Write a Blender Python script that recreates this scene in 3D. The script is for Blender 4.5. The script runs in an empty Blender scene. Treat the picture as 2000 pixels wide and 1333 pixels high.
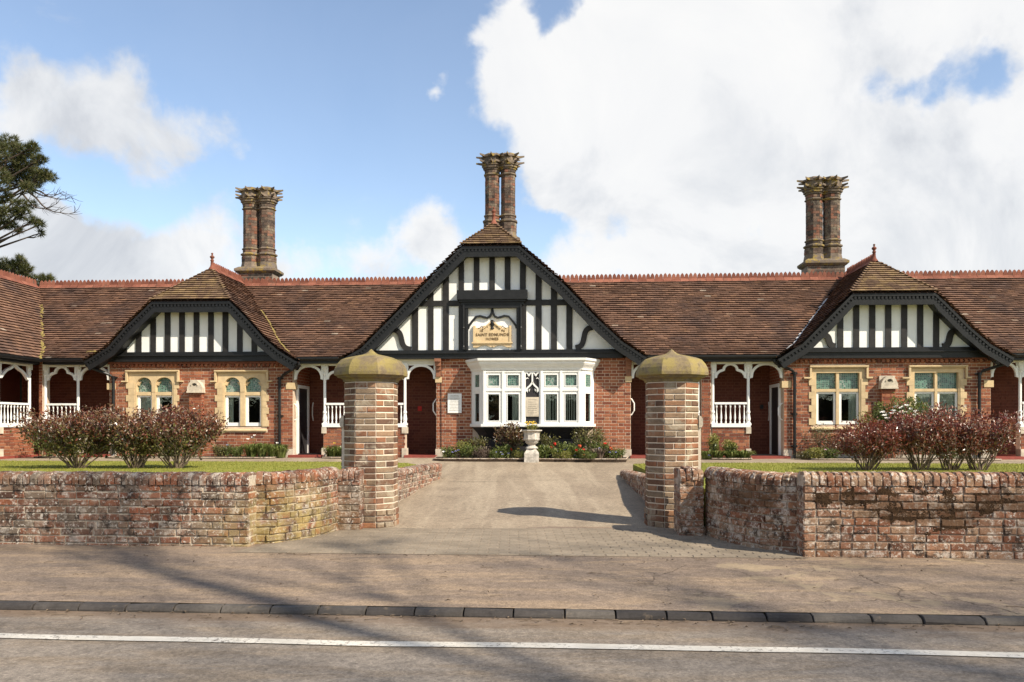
import bpy, bmesh, math, random
from mathutils import Vector, Matrix
random.seed(11)
R = math.radians
scene = bpy.context.scene
col = scene.collection
# ------------------------------------------------------------------ camera, sky, sun, exposure
CAMZ, FPX, CX, HY = 1.24, 1600.0, 1000.0, 832.0
cam = bpy.data.objects.new('camera', bpy.data.cameras.new('camera'))
col.objects.link(cam)
cam.location = (0, 0, CAMZ); cam.rotation_euler = (R(90), 0, 0)
cam.data.sensor_width = 36; cam.data.lens = 36 * FPX / 2000
cam.data.shift_y = (HY - 666.5) / 2000
cam.data.clip_start = 0.05; cam.data.clip_end = 2000
scene.camera = cam
SUN_EL, SUN_FRONT = R(41), R(37)
SUN = Vector((math.cos(SUN_EL) * math.cos(SUN_FRONT), -math.cos(SUN_EL) * math.sin(SUN_FRONT), math.sin(SUN_EL)))
sl = bpy.data.lights.new('sun', 'SUN'); sl.energy = 5.0; sl.angle = R(0.6); sl.color = (1.0, 0.90, 0.74)
so = bpy.data.objects.new('sun', sl); col.objects.link(so)
so.rotation_euler = (-SUN).to_track_quat('-Z', 'Y').to_euler()
scene.view_settings.view_transform = 'Standard'; scene.view_settings.look = 'None'
scene.view_settings.gamma = 1.0; scene.view_settings.use_curve_mapping = False
scene.view_settings.exposure = 0.58

# ---- node helpers
def node(nt, t, ins=None, **kw):
    nd = nt.nodes.new(t)
    for k, v in kw.items(): setattr(nd, k, v)
    for k, v in (ins or {}).items():
        s = nd.inputs[k]
        if isinstance(v, bpy.types.NodeSocket): nt.links.new(v, s)
        else: s.default_value = v
    return nd
def mth(nt, op, a, b=0.0, clamp=False):
    return node(nt, 'ShaderNodeMath', {0: a, 1: b}, operation=op, use_clamp=clamp).outputs[0]
def sstep(nt, x, a, b, lo=0.0, hi=1.0):
    return node(nt, 'ShaderNodeMapRange', {0: x, 1: a, 2: b, 3: lo, 4: hi}, interpolation_type='SMOOTHSTEP').outputs[0]
def c4(c): return (c[0], c[1], c[2], 1.0) if len(c) == 3 else c
def mixc(nt, f, a, b, mode='MIX'):
    nd = nt.nodes.new('ShaderNodeMix'); nd.data_type = 'RGBA'; nd.blend_type = mode
    for s, v in ((nd.inputs[0], f), (nd.inputs[6], a), (nd.inputs[7], b)):
        if isinstance(v, bpy.types.NodeSocket): nt.links.new(v, s)
        else: s.default_value = c4(v) if isinstance(v, (tuple, list)) else v
    return nd.outputs[2]
def noise(nt, scale, vec=None, detail=4.0, rough=0.55, dist=0.0):
    ins = {'Scale': scale, 'Detail': detail, 'Roughness': rough, 'Distortion': dist}
    if vec is not None: ins['Vector'] = vec
    return node(nt, 'ShaderNodeTexNoise', ins).outputs[0]
def ramp(nt, fac, stops, interp='LINEAR'):
    nd = node(nt, 'ShaderNodeValToRGB', {0: fac}); cr = nd.color_ramp; cr.interpolation = interp
    while len(cr.elements) < len(stops): cr.elements.new(0.5)
    for e, (p, c) in zip(cr.elements, stops): e.position = p; e.color = c4(c)
    return nd.outputs[0]

# ---- world: clear-sky model with fair-weather clouds laid over it
world = bpy.data.worlds.new('World'); scene.world = world; world.use_nodes = True
wt = world.node_tree; wt.nodes.clear()
SKYS = 0.135
sky = node(wt, 'ShaderNodeTexSky', sky_type='NISHITA', sun_disc=False)
sky.sun_elevation = SUN_EL; sky.sun_rotation = math.atan2(SUN.x, SUN.y)
sky.air_density = 1.0; sky.dust_density = 0.15; sky.ozone_density = 1.6
tc = node(wt, 'ShaderNodeTexCoord').outputs['Generated']
def pxdir(px, py):
    return Vector(((px - CX) / FPX, 1.0, (HY - py) / FPX)).normalized()
warp = node(wt, 'ShaderNodeTexNoise', {'Vector': tc, 'Scale': 7.0, 'Detail': 5.0, 'Roughness': 0.6})
wv = node(wt, 'ShaderNodeVectorMath', {0: warp.outputs[1], 1: (0.5, 0.5, 0.5)}, operation='SUBTRACT').outputs[0]
wv = node(wt, 'ShaderNodeVectorMath', {0: wv, 3: 0.11}, operation='SCALE').outputs[0]
wd = node(wt, 'ShaderNodeVectorMath', {0: tc, 1: wv}, operation='ADD').outputs[0]
blobs = [(40, 100, .05, .40), (110, 190, .085, .52), (210, 210, .07, .42), (300, 275, .075, .52), (390, 265, .05, .40), (20, 215, .06, .42), (255, 125, .04, .35), (470, 270, .035, .3),
         (90, 450, .06, .6), (170, 500, .09, .7), (330, 510, .075, .6), (430, 415, .04, .4), (480, 520, .07, .5), (590, 530, .06, .5), (20, 580, .14, .9),
         (830, 430, .065, .62), (790, 520, .07, .5), (880, 470, .06, .5), (700, 405, .03, .3), (700, 500, .05, .35), (855, 165, .028, .40), (835, 185, .02, .3), (1000, 55, .05, .62), (940, 65, .03, .4), (1040, 20, .05, .5),
         (1030, 190, .08, .75), (1110, 150, .09, .85), (1250, 90, .14, 1.1), (1300, 230, .16, 1.2), (1120, 300, .11, 1.0), (1070, 350, .06, .7), (1500, 250, .24, 1.3), (1330, 380, .12, 1.0), (1200, 400, .08, .8),
         (1650, 60, .16, 1.1), (1850, 60, .15, 1.1), (2010, 60, .12, 1.), (1750, 350, .24, 1.2), (2000, 330, .2, 1.1), (1950, 480, .2, 1.1), (1250, 480, .07, .85), (1130, 520, .08, .8), (1340, 510, .09, .9), (1560, 490, .16, .9)]; GAPS = [(1710, 150, .05, -.8), (1790, 185, .05, -.55), (1880, 150, .07, -.8), (1960, 165, .05, -.6), (1090, 60, .05, -.75), (1480, 60, .06, -.5), (1230, 440, .06, -.85), (1440, 455, .08, -.75), (1830, 490, .08, -.6), (1330, 300, .06, -.5)]
blobs += [(370, 470, .06, .35), (90, 400, .05, .4)]
val = None
def addblob(v, d, r, w):
    ds = node(wt, 'ShaderNodeVectorMath', {0: wd, 1: d}, operation='DISTANCE').outputs['Value']
    b = sstep(wt, ds, r, r * .15, 0.0, w)
    return b if v is None else mth(wt, 'ADD', v, b)
for (bx, by, r, w) in blobs: val = addblob(val, pxdir(bx, by), r, w)
for d, r, w in (((.3, .35, .9), .35, 1.), ((-.6, .2, .75), .3, .9), ((.85, -.1, .5), .4, 1.1), ((-.9, -.1, .35), .4, 1.), ((.1, -.9, .35), .5, 1.1),
                ((-.5, -.7, .5), .4, 1.), ((.6, -.7, .35), .35, .8), ((0, -.3, .95), .3, .8), ((.95, .3, .15), .35, 1.), ((-.95, .35, .12), .3, .9)):
    val = addblob(val, Vector(d).normalized(), r, w)
n1 = noise(wt, 11.0, tc, 8.0, .62, .3)
n2 = noise(wt, 3.2, tc, 5.0, .6)
val = mth(wt, 'MINIMUM', val, 1.35)
for (bx, by, r, w) in GAPS: val = addblob(val, pxdir(bx, by), r, w)
val = mth(wt, 'ADD', val, mth(wt, 'MULTIPLY', mth(wt, 'SUBTRACT', n1, .5), 1.5))
val = mth(wt, 'ADD', val, mth(wt, 'MULTIPLY', mth(wt, 'SUBTRACT', n2, .5), 0.45))
mask = sstep(wt, val, .20, .74)
shade = noise(wt, 5.0, tc, 8.0, .58, .5)
cl = ramp(wt, shade, [(.30, (3.0, 3.12, 3.35)), (.42, (4.0, 4.08, 4.2)), (.52, (4.7, 4.7, 4.7)), (.66, (4.95, 4.92, 4.85))])
skyc = mixc(wt, 1.0, sky.outputs[0], (1.12, 1.05, 1.0), 'MULTIPLY')
# haze of thin cloud towards the horizon
sepz = node(wt, 'ShaderNodeSeparateXYZ', {0: tc}).outputs[2]
mask = mth(wt, 'MULTIPLY', mask, sstep(wt, sepz, -.02, .05))
wcol = mixc(wt, mth(wt, 'ADD', mth(wt, 'MULTIPLY', mask, .90), .055), skyc, cl)
bg = node(wt, 'ShaderNodeBackground', {0: wcol, 1: SKYS})
node(wt, 'ShaderNodeOutputWorld', {0: bg.outputs[0]})

# ------------------------------------------------------------------ materials
def base_mat(name, rough=.8, spec=.3):
    m = bpy.data.materials.new(name); m.use_nodes = True
    nt = m.node_tree; b = nt.nodes['Principled BSDF']
    b.inputs['Roughness'].default_value = rough
    b.inputs['Specular IOR Level'].default_value = spec
    return m, nt, b
def wpos(nt): return node(nt, 'ShaderNodeNewGeometry').outputs['Position']
def piece_random(nt):
    g = node(nt, 'ShaderNodeNewGeometry').outputs['Random Per Island']
    o = node(nt, 'ShaderNodeObjectInfo').outputs['Random']
    return mth(nt, 'FRACT', mth(nt, 'ADD', mth(nt, 'MULTIPLY', g, 1.618), mth(nt, 'MULTIPLY', o, 2.414)))
def bump(nt, b, h, strength=.3, dist=.01):
    bn = node(nt, 'ShaderNodeBump', {'Height': h, 'Strength': strength, 'Distance': dist})
    nt.links.new(bn.outputs[0], b.inputs['Normal'])
def simple(name, c, rough=.7, var=.15, scale=6., spec=.3, bmp=0.1, bscale=60., bdist=.004):
    m, nt, b = base_mat(name, rough, spec); p = wpos(nt)
    n = noise(nt, scale, p, 6.0, .6)
    dk = tuple(x * (1 - var) for x in c); lt = tuple(min(1, x * (1 + var)) for x in c)
    nt.links.new(ramp(nt, n, [(.3, dk), (.7, lt)]), b.inputs['Base Color'])
    if bmp: bump(nt, b, noise(nt, bscale, p, 4.), bmp, bdist)
    return m
def pieces(name, stops, rough=.85, grime=.35, gscale=5., lichen=None, lsc=9., lth=(.56, .66), spec=.2, bscale=70., bstr=.4, bdist=.006, extra=None):
    m, nt, b = base_mat(name, rough, spec); p = wpos(nt)
    c = ramp(nt, piece_random(nt), stops)
    g = noise(nt, gscale, p, 7.0, .65)
    c = mixc(nt, 1.0, c, ramp(nt, g, [(.3, (1 - grime,) * 3), (.7, (1 + grime * .35,) * 3)]), 'MULTIPLY')
    f = noise(nt, 42., p, 5., .65)
    c = mixc(nt, 1.0, c, ramp(nt, f, [(.3, (.78,) * 3), (.7, (1.14,) * 3)]), 'MULTIPLY')
    if lichen:
        l = noise(nt, lsc, p, 8.0, .72, .4)
        c = mixc(nt, sstep(nt, l, *lth), c, lichen)
    if extra: c = extra(nt, p, c)
    nt.links.new(c, b.inputs['Base Color'])
    bump(nt, b, noise(nt, bscale, p, 5., .65), bstr, bdist)
    return m
def box_mask(nt, p, cx, cy, cz, sx, sy, sz):
    d = node(nt, 'ShaderNodeVectorMath', {0: p, 1: (cx, cy, cz)}, operation='SUBTRACT').outputs[0]
    d = node(nt, 'ShaderNodeVectorMath', {0: d, 1: (1 / sx, 1 / sy, 1 / sz)}, operation='MULTIPLY').outputs[0]
    ln = node(nt, 'ShaderNodeVectorMath', {0: d}, operation='LENGTH').outputs['Value']
    return sstep(nt, ln, 1.15, .25)

M = {}
M['brick'] = pieces('red_brick', [(0, (.16, .055, .035)), (.3, (.25, .082, .045)), (.6, (.32, .115, .06)), (.85, (.38, .16, .085)), (1, (.22, .09, .06))], grime=.25, gscale=2.2)
M['mortar'] = simple('house_mortar', (.56, .43, .32), .95, .2, 8., bmp=.3)
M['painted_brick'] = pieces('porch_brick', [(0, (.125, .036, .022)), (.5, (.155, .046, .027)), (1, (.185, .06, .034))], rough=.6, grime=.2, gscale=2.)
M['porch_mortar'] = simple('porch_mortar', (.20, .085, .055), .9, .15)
M['chimney_brick'] = pieces('chimney_brick', [(0, (.06, .047, .040)), (.35, (.115, .083, .066)), (.62, (.17, .115, .085)), (.82, (.26, .10, .06)), (1, (.13, .095, .075))], lichen=(.24, .205, .145), lsc=5., lth=(.48, .7), grime=.45)
M['chimney_mortar'] = simple('chimney_mortar', (.24, .19, .15), .95, .3, 6.)
M['chimney_stone'] = pieces('chimney_stone', [(0, (.15, .12, .095)), (1, (.22, .17, .13))], lichen=(.28, .20, .05), lsc=6., lth=(.5, .62), grime=.45)
def old_lichen(yellow=None, moss=None, grey=.42, white=.45):
    def ex(nt, p, c):
        gr = noise(nt, 2.6, p, 8., .7, .4)
        c = mixc(nt, mth(nt, 'MULTIPLY', sstep(nt, gr, .46, .60), grey), c, (.25, .205, .155))
        dk = noise(nt, 7.5, p, 8., .75, .3)
        c = mixc(nt, mth(nt, 'MULTIPLY', sstep(nt, dk, .525, .60), .85), c, (.05, .036, .028))
        l = noise(nt, 26., p, 6., .75)
        c = mixc(nt, mth(nt, 'MULTIPLY', sstep(nt, l, .56, .61), .85), c, (.64, .58, .50))
        l2 = noise(nt, 5.5, p, 9., .8, .2)
        c = mixc(nt, mth(nt, 'MULTIPLY', sstep(nt, l2, .52, .60), white), c, (.60, .53, .45))
        if yellow:
            k = mth(nt, 'MULTIPLY', box_mask(nt, p, *yellow), sstep(nt, noise(nt, 7., p, 6., .65), .34, .6))
            c = mixc(nt, mth(nt, 'MULTIPLY', k, .72), c, (.38, .29, .105))
        for q in (moss or []):
            k = mth(nt, 'MULTIPLY', sstep(nt, mth(nt, 'ADD', box_mask(nt, p, *q), mth(nt, 'MULTIPLY', mth(nt, 'SUBTRACT', noise(nt, 9., p, 9., .8), .5), 2.6)), .3, .95), .7)
            c = mixc(nt, k, c, (.085, .045, .022))
        return c
    return ex
OLD = [(0, (.12, .065, .045)), (.2, (.21, .09, .055)), (.45, (.32, .12, .062)), (.62, (.27, .16, .10)), (.8, (.20, .15, .11)), (1, (.36, .115, .055))]
M['old_left'] = pieces('old_brick_grey_lichen', OLD, grime=.5, gscale=4.5, lichen=(.40, .33, .25), lsc=11., lth=(.56, .66), bstr=.8, bdist=.012, extra=old_lichen(yellow=(-2.35, 8.85, .10, 1.0, 1.1, .62)))
MOSS = [(3.75, 7.7, .45, .85, .6, .17), (3.2, 7.75, .55, .55, .6, .10), (2.4, 8.4, .5, .4, .8, .2), (4.5, 7.65, .52, .5, .5, .16), (4.15, 7.65, .33, .28, .5, .12)]
OLDR = [(0, (.16, .07, .042)), (.25, (.26, .11, .06)), (.5, (.33, .165, .09)), (.75, (.38, .245, .155)), (1, (.30, .12, .062))]
M['old_right'] = pieces('old_brick_mossy', OLDR, grime=.4, gscale=3.5, lichen=(.62, .52, .43), lsc=7., lth=(.56, .68), bstr=.8, bdist=.012,
    extra=old_lichen(moss=MOSS, grey=.25, white=.7))
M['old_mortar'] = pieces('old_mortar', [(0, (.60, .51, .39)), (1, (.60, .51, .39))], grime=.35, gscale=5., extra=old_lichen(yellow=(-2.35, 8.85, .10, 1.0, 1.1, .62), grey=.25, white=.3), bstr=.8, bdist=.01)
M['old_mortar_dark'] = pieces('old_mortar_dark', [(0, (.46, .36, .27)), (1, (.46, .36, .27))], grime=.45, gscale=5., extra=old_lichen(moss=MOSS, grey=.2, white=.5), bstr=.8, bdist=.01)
M['pier'] = pieces('pier_brick', [(0, (.12, .07, .048)), (.2, (.20, .11, .07)), (.45, (.30, .13, .068)), (.65, (.25, .18, .12)), (.85, (.30, .21, .135)), (1, (.36, .155, .075))], grime=.35, gscale=3., lichen=(.36, .30, .22), lsc=3.5, lth=(.50, .66), bstr=.6, bdist=.008)
M['pier_mortar'] = simple('pier_mortar', (.68, .58, .46), .95, .15, 9., bmp=.4)
def cap_extra(nt, p, c):
    k = sstep(nt, noise(nt, 5., p, 7., .68), .42, .6)
    c = mixc(nt, mth(nt, 'MULTIPLY', k, .7), c, (.26, .205, .055))
    d = sstep(nt, noise(nt, 9., p, 7., .7), .56, .68)
    return mixc(nt, mth(nt, 'MULTIPLY', d, .7), c, (.09, .075, .05))
M['cap'] = pieces('cap_stone', [(0, (.25, .19, .115)), (1, (.27, .205, .125))], grime=.4, extra=cap_extra, bstr=.5, bdist=.01)
M['stone'] = simple('bath_stone', (.56, .42, .245), .85, .16, 5., bmp=.25)
M['stone_pale'] = simple('pale_stone', (.52, .45, .355), .85, .3, 7., bmp=.4)
M['urn_stone'] = simple('weathered_urn_stone', (.46, .42, .365), .9, .4, 14., bmp=.5)
TILE = [(0, (.14, .080, .056)), (.25, (.175, .10, .068)), (.55, (.205, .115, .078)), (.9, (.24, .135, .088)), (.975, (.275, .155, .095)), (1, (.40, .32, .25))]
def tile_extra(nt, p, c):
    k = sstep(nt, noise(nt, 1.1, p, 6., .65), .46, .66)
    c = mixc(nt, mth(nt, 'MULTIPLY', k, .5), c, (.06, .045, .045))
    y = sstep(nt, noise(nt, 9., p, 7., .7), .62, .7)
    return mixc(nt, mth(nt, 'MULTIPLY', y, .45), c, (.25, .17, .07))
M['tile'] = pieces('clay_tile', TILE, rough=.85, grime=.3, gscale=1.6, extra=tile_extra)
def hip_extra(nt, p, c):
    y = sstep(nt, noise(nt, 5., p, 7., .7), .46, .6)
    return mixc(nt, mth(nt, 'MULTIPLY', y, .42), c, (.30, .21, .08))
M['tile_hip'] = pieces('lichened_tile', [(0, (.16, .10, .068)), (.5, (.22, .14, .09)), (1, (.28, .185, .115))], grime=.3, extra=hip_extra)
M['underlay'] = simple('tile_underlay', (.05, .03, .024), .9)
M['ridge'] = pieces('terracotta_ridge', [(0, (.19, .068, .045)), (.5, (.245, .09, .058)), (1, (.30, .12, .078))], grime=.35, gscale=3., lichen=(.12, .075, .055), lsc=4., lth=(.55, .7))
M['black'] = simple('black_paint', (.012, .012, .0125), .42, .3, 8., spec=.32, bmp=.08)
M['black_timber'] = simple('black_timber', (.022, .020, .0195), .5, .35, 9., spec=.3, bmp=.2, bscale=30.)
M['white'] = simple('white_paint', (.80, .79, .76), .45, .05, 5., spec=.4, bmp=.05)
M['plaster'] = simple('white_plaster', (.80, .80, .78), .85, .05, 3., bmp=.15)
M['cream'] = simple('shaded_white_paint', (.72, .69, .60), .5, .06)  # white porch beams, with the shade under the eaves mixed into the colour
M['brown_wood'] = simple('brown_corbel', (.24, .105, .06), .6, .25, 7.)
M['doorstep'] = simple('red_doorstep', (.25, .06, .045), .55, .2)
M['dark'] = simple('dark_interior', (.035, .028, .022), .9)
M['grey_panel'] = simple('dark_panel', (.028, .026, .028), .5, .15)
M['lead'] = simple('lead', (.46, .46, .46), .6, .2)
M['wall_moss'] = simple('wall_moss', (.055, .030, .014), 1., .6, 22., bmp=.5, bscale=80., bdist=.01)
M['moss'] = simple('valley_moss', (.24, .185, .06), 1., .4, 25., bmp=.8, bscale=40., bdist=.02)
def glass_mat(name, tint, refl=.5):
    m = bpy.data.materials.new(name); m.use_nodes = True; nt = m.node_tree; nt.nodes.clear()
    tr = node(nt, 'ShaderNodeBsdfTransparent', {0: c4(tint)}); gl = node(nt, 'ShaderNodeBsdfGlossy', {0: (.9, .95, .95, 1), 1: .015})
    p = wpos(nt)
    bn = node(nt, 'ShaderNodeBump', {'Height': noise(nt, 4., p, 2.), 'Strength': .12, 'Distance': .02})
    nt.links.new(bn.outputs[0], gl.inputs['Normal'])
    lw = node(nt, 'ShaderNodeFresnel', {0: 1.5}).outputs[0]
    f = mth(nt, 'MULTIPLY', lw, 1.25, True)
    mx = node(nt, 'ShaderNodeMixShader', {0: f, 1: tr.outputs[0], 2: gl.outputs[0]})
    node(nt, 'ShaderNodeOutputMaterial', {0: mx.outputs[0]})
    return m
M['glass'] = glass_mat('window_glass', (.80, .84, .82))
def leaded():
    m, nt, b = base_mat('leaded_green_glass', .18, .6); p = wpos(nt)
    v = node(nt, 'ShaderNodeTexVoronoi', {'Vector': p, 'Scale': 22., 'Randomness': .35}, feature='DISTANCE_TO_EDGE').outputs['Distance']
    vc = node(nt, 'ShaderNodeTexVoronoi', {'Vector': p, 'Scale': 22., 'Randomness': .35}).outputs['Color']
    r = node(nt, 'ShaderNodeSeparateColor', {0: vc}).outputs[0]
    c = ramp(nt, r, [(0, (.02, .055, .045)), (.5, (.04, .12, .09)), (1, (.09, .21, .16))])
    c = mixc(nt, sstep(nt, v, .10, .04), c, (.25, .29, .26))
    nt.links.new(c, b.inputs['Base Color'])
    bump(nt, b, v, .3, .004)
    return m
M['leaded'] = leaded()
M['curtain'] = simple('net_curtain', (.80, .77, .70), .9, .1, 9.)
# grounds
def tarmac(name, lo, hi, dirt, cracks=False, sand=False, dirtamt=.8, kerbside=False, stretch=(.55, 3.2, 1.), spk_s=38.):
    m, nt, b = base_mat(name, .9, .25); p = wpos(nt)
    big = noise(nt, .9, p, 6., .62, .3); fine = noise(nt, 62., p, 4., .75)
    c = ramp(nt, big, [(.32, lo), (.68, hi)])
    st = node(nt, 'ShaderNodeMapping', {0: p, 3: stretch}).outputs[0]
    c = mixc(nt, mth(nt, 'MULTIPLY', sstep(nt, noise(nt, 1.3, st, 7., .68, .4), .44, .62), dirtamt), c, dirt)
    sp = ramp(nt, fine, [(.33, (.45,) * 3), (.48, (.98,) * 3), (.60, (1.2,) * 3), (.68, (1.9,) * 3)])
    c = mixc(nt, .75, c, sp, 'MULTIPLY')
    med = noise(nt, 16., p, 6., .7)
    c = mixc(nt, 1., c, ramp(nt, med, [(.34, (.72,) * 3), (.6, (1.08,) * 3)]), 'MULTIPLY')
    spk = node(nt, 'ShaderNodeTexVoronoi', {'Vector': p, 'Scale': 38.}).outputs['Distance']
    c = mixc(nt, sstep(nt, spk, .10, .05), c, (.05, .035, .025))
    h = mth(nt, 'ADD', fine, mth(nt, 'MULTIPLY', med, .8))
    if cracks:
        wv = node(nt, 'ShaderNodeTexNoise', {'Vector': p, 'Scale': 2.5, 'Detail': 6.}).outputs[1]
        q = node(nt, 'ShaderNodeVectorMath', {0: p, 1: node(nt, 'ShaderNodeVectorMath', {0: wv, 3: .5}, operation='SCALE').outputs[0]}, operation='ADD').outputs[0]
        v = node(nt, 'ShaderNodeTexVoronoi', {'Vector': q, 'Scale': 1.1}, feature='DISTANCE_TO_EDGE').outputs['Distance']
        x = node(nt, 'ShaderNodeSeparateXYZ', {0: p}).outputs[0]
        k = mth(nt, 'MULTIPLY', sstep(nt, v, .012, .003), mth(nt, 'MULTIPLY', sstep(nt, x, .3, 1.6), mth(nt, 'MULTIPLY', sstep(nt, noise(nt, .8, p), .46, .58), .75)))
        c = mixc(nt, k, c, (.06, .042, .03)); h = mth(nt, 'SUBTRACT', h, mth(nt, 'MULTIPLY', k, 2.))
        k2 = mth(nt, 'MULTIPLY', sstep(nt, x, .6, 2.), sstep(nt, noise(nt, 2.1, q, 6., .6), .56, .64))
        c = mixc(nt, mth(nt, 'MULTIPLY', k2, .45), c, (.40, .31, .19))
    if kerbside:     # silt and leaf mould swept against the kerb
        sx = node(nt, 'ShaderNodeSeparateXYZ', {0: p})
        dist = mth(nt, 'SUBTRACT', mth(nt, 'ADD', sx.outputs[1], mth(nt, 'MULTIPLY', sx.outputs[0], .068)), 5.73)
        dist = mth(nt, 'ADD', dist, mth(nt, 'MULTIPLY', mth(nt, 'SUBTRACT', noise(nt, 2.2, st, 7., .7), .5), .9))
        k = sstep(nt, dist, -.42, -.05)
        c = mixc(nt, mth(nt, 'MULTIPLY', k, .75), c, mixc(nt, noise(nt, 14., p, 6., .7), (.10, .062, .038), (.21, .145, .095)))
    nt.links.new(c, b.inputs['Base Color'])
    bump(nt, b, h, .55, .006)
    return m
M['road'] = tarmac('road_tarmac', (.205, .172, .14), (.265, .225, .185), (.22, .17, .12), dirtamt=.7, kerbside=True)
M['gutter_dirt'] = tarmac('gutter_silt', (.13, .09, .06), (.2, .145, .1), (.08, .055, .04))
M['pavement'] = tarmac('pavement_tarmac', (.19, .143, .108), (.25, .19, .142), (.32, .232, .152), cracks=True, dirtamt=.7)
M['drive'] = tarmac('drive_tarmac', (.24, .188, .135), (.325, .258, .185), (.42, .345, .25), dirtamt=.5, stretch=(1.7, .16, 1.))
M['path'] = tarmac('path_tarmac', (.17, .145, .125), (.23, .20, .17), (.25, .2, .15))
M['paver'] = pieces('paving_block', [(0, (.25, .205, .152)), (.5, (.275, .225, .168)), (1, (.30, .245, .182))], grime=.25, gscale=1.5, bstr=.5)
M['joint'] = simple('paving_joint', (.215, .17, .125), .95)
M['kerb'] = pieces('blue_kerb', [(0, (.045, .040, .038)), (.5, (.068, .060, .055)), (1, (.12, .105, .09))], rough=.7, grime=.4, gscale=4., lichen=(.22, .165, .11), lsc=5., lth=(.58, .75))
def line_mat():
    m, nt, b = base_mat('road_paint', .7, .3); p = wpos(nt)
    w = noise(nt, 30., p, 8., .75); w2 = noise(nt, 3., p, 6., .7)
    c = ramp(nt, noise(nt, 6., p, 5.), [(.3, (.50, .46, .39)), (.7, (.66, .62, .55))])
    k = sstep(nt, mth(nt, 'ADD', w, mth(nt, 'MULTIPLY', w2, .45)), .77, .85)
    c = mixc(nt, k, c, (.19, .165, .14))
    nt.links.new(c, b.inputs['Base Color']); return m
M['line'] = line_mat()
def grass_mat(name, a, bb, cc):
    m, nt, b = base_mat(name, .75, .2); p = wpos(nt)
    c = ramp(nt, noise(nt, 1.6, p, 6., .6), [(.3, a), (.55, bb), (.72, cc)])
    c = mixc(nt, 1., c, ramp(nt, noise(nt, 60., p, 3., .7), [(.3, (.6,) * 3), (.7, (1.3,) * 3)]), 'MULTIPLY')
    nt.links.new(c, b.inputs['Base Color']); bump(nt, b, noise(nt, 90., p, 3.), .6, .02)
    return m
M['lawn'] = grass_mat('lawn_turf', (.19, .205, .035), (.25, .255, .045), (.33, .30, .08))
M['field'] = grass_mat('far_grass', (.06, .08, .02), (.08, .10, .03), (.11, .12, .04))
M['soil'] = simple('bed_soil', (.045, .03, .02), 1., .4, 20., bmp=.8, bscale=40., bdist=.02)
def leaf(name, stops, rough=.45, trans=.25, spec=.4):
    m, nt, b = base_mat(name, rough, spec)
    c = ramp(nt, piece_random(nt), stops)
    nt.links.new(c, b.inputs['Base Color'])
    tl = node(nt, 'ShaderNodeBsdfTranslucent', {0: c})
    mx = node(nt, 'ShaderNodeMixShader', {0: trans, 1: b.outputs[0], 2: tl.outputs[0]})
    nt.links.new(mx.outputs[0], nt.nodes['Material Output'].inputs[0])
    return m
M['leaf_red'] = leaf('young_red_leaf', [(0, (.10, .022, .016)), (.4, (.20, .04, .025)), (.7, (.27, .08, .045)), (.9, (.34, .2, .14)), (1, (.5, .42, .36))], .3, .2, .6)
M['leaf_bronze'] = leaf('bronze_leaf', [(0, (.05, .026, .014)), (.35, (.12, .05, .026)), (.65, (.16, .105, .045)), (.88, (.16, .15, .05)), (1, (.4, .32, .22))], .32, .2, .6)
M['leaf_redbronze'] = leaf('red_bronze_leaf', [(0, (.07, .022, .014)), (.3, (.16, .045, .026)), (.6, (.19, .085, .045)), (.8, (.17, .12, .05)), (.93, (.3, .2, .13)), (1, (.55, .48, .4))], .3, .2, .6)
M['leaf_olive'] = leaf('olive_leaf', [(0, (.04, .042, .014)), (.4, (.09, .085, .025)), (.75, (.16, .15, .045)), (1, (.27, .24, .10))], .35, .25, .5)
M['leaf_green'] = leaf('green_leaf', [(0, (.05, .072, .014)), (.5, (.115, .15, .032)), (1, (.24, .26, .085))], .4, .25)
M['leaf_lime'] = leaf('yellow_green_leaf', [(0, (.12, .15, .03)), (.5, (.24, .24, .05)), (1, (.40, .36, .12))], .45, .3)
M['leaf_heather'] = leaf('heather_leaf', [(0, (.06, .04, .035)), (.5, (.13, .095, .07)), (1, (.23, .17, .13))], .6, .2)
M['needle'] = leaf('pine_needle', [(0, (.03, .04, .012)), (.4, (.065, .075, .022)), (.75, (.11, .11, .036)), (1, (.16, .125, .06))], .5, .15, .3)
M['blade'] = leaf('grass_blade', [(0, (.17, .195, .032)), (.5, (.25, .255, .045)), (1, (.34, .305, .085))], .6, .3, .2)
M['stem'] = simple('shrub_stem', (.16, .12, .085), .9, .4, 12., bmp=.3)
M['bark'] = simple('bark', (.085, .062, .046), .95, .4, 6., bmp=.6, bscale=20., bdist=.02)
M['red_petal'] = simple('red_petal', (.50, .02, .012), .5, .25, 20.)
M['orange_petal'] = simple('coral_petal', (.55, .09, .035), .5, .25, 20.)
M['yellow_petal'] = simple('yellow_petal', (.70, .48, .05), .5, .2, 20.)
M['white_petal'] = simple('white_petal', (.75, .72, .68), .5, .1, 20.)
M['blue_petal'] = simple('blue_petal', (.20, .20, .42), .5, .3, 20.)
M['pink_petal'] = simple('pink_petal', (.50, .32, .38), .5, .2, 20.)

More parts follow.
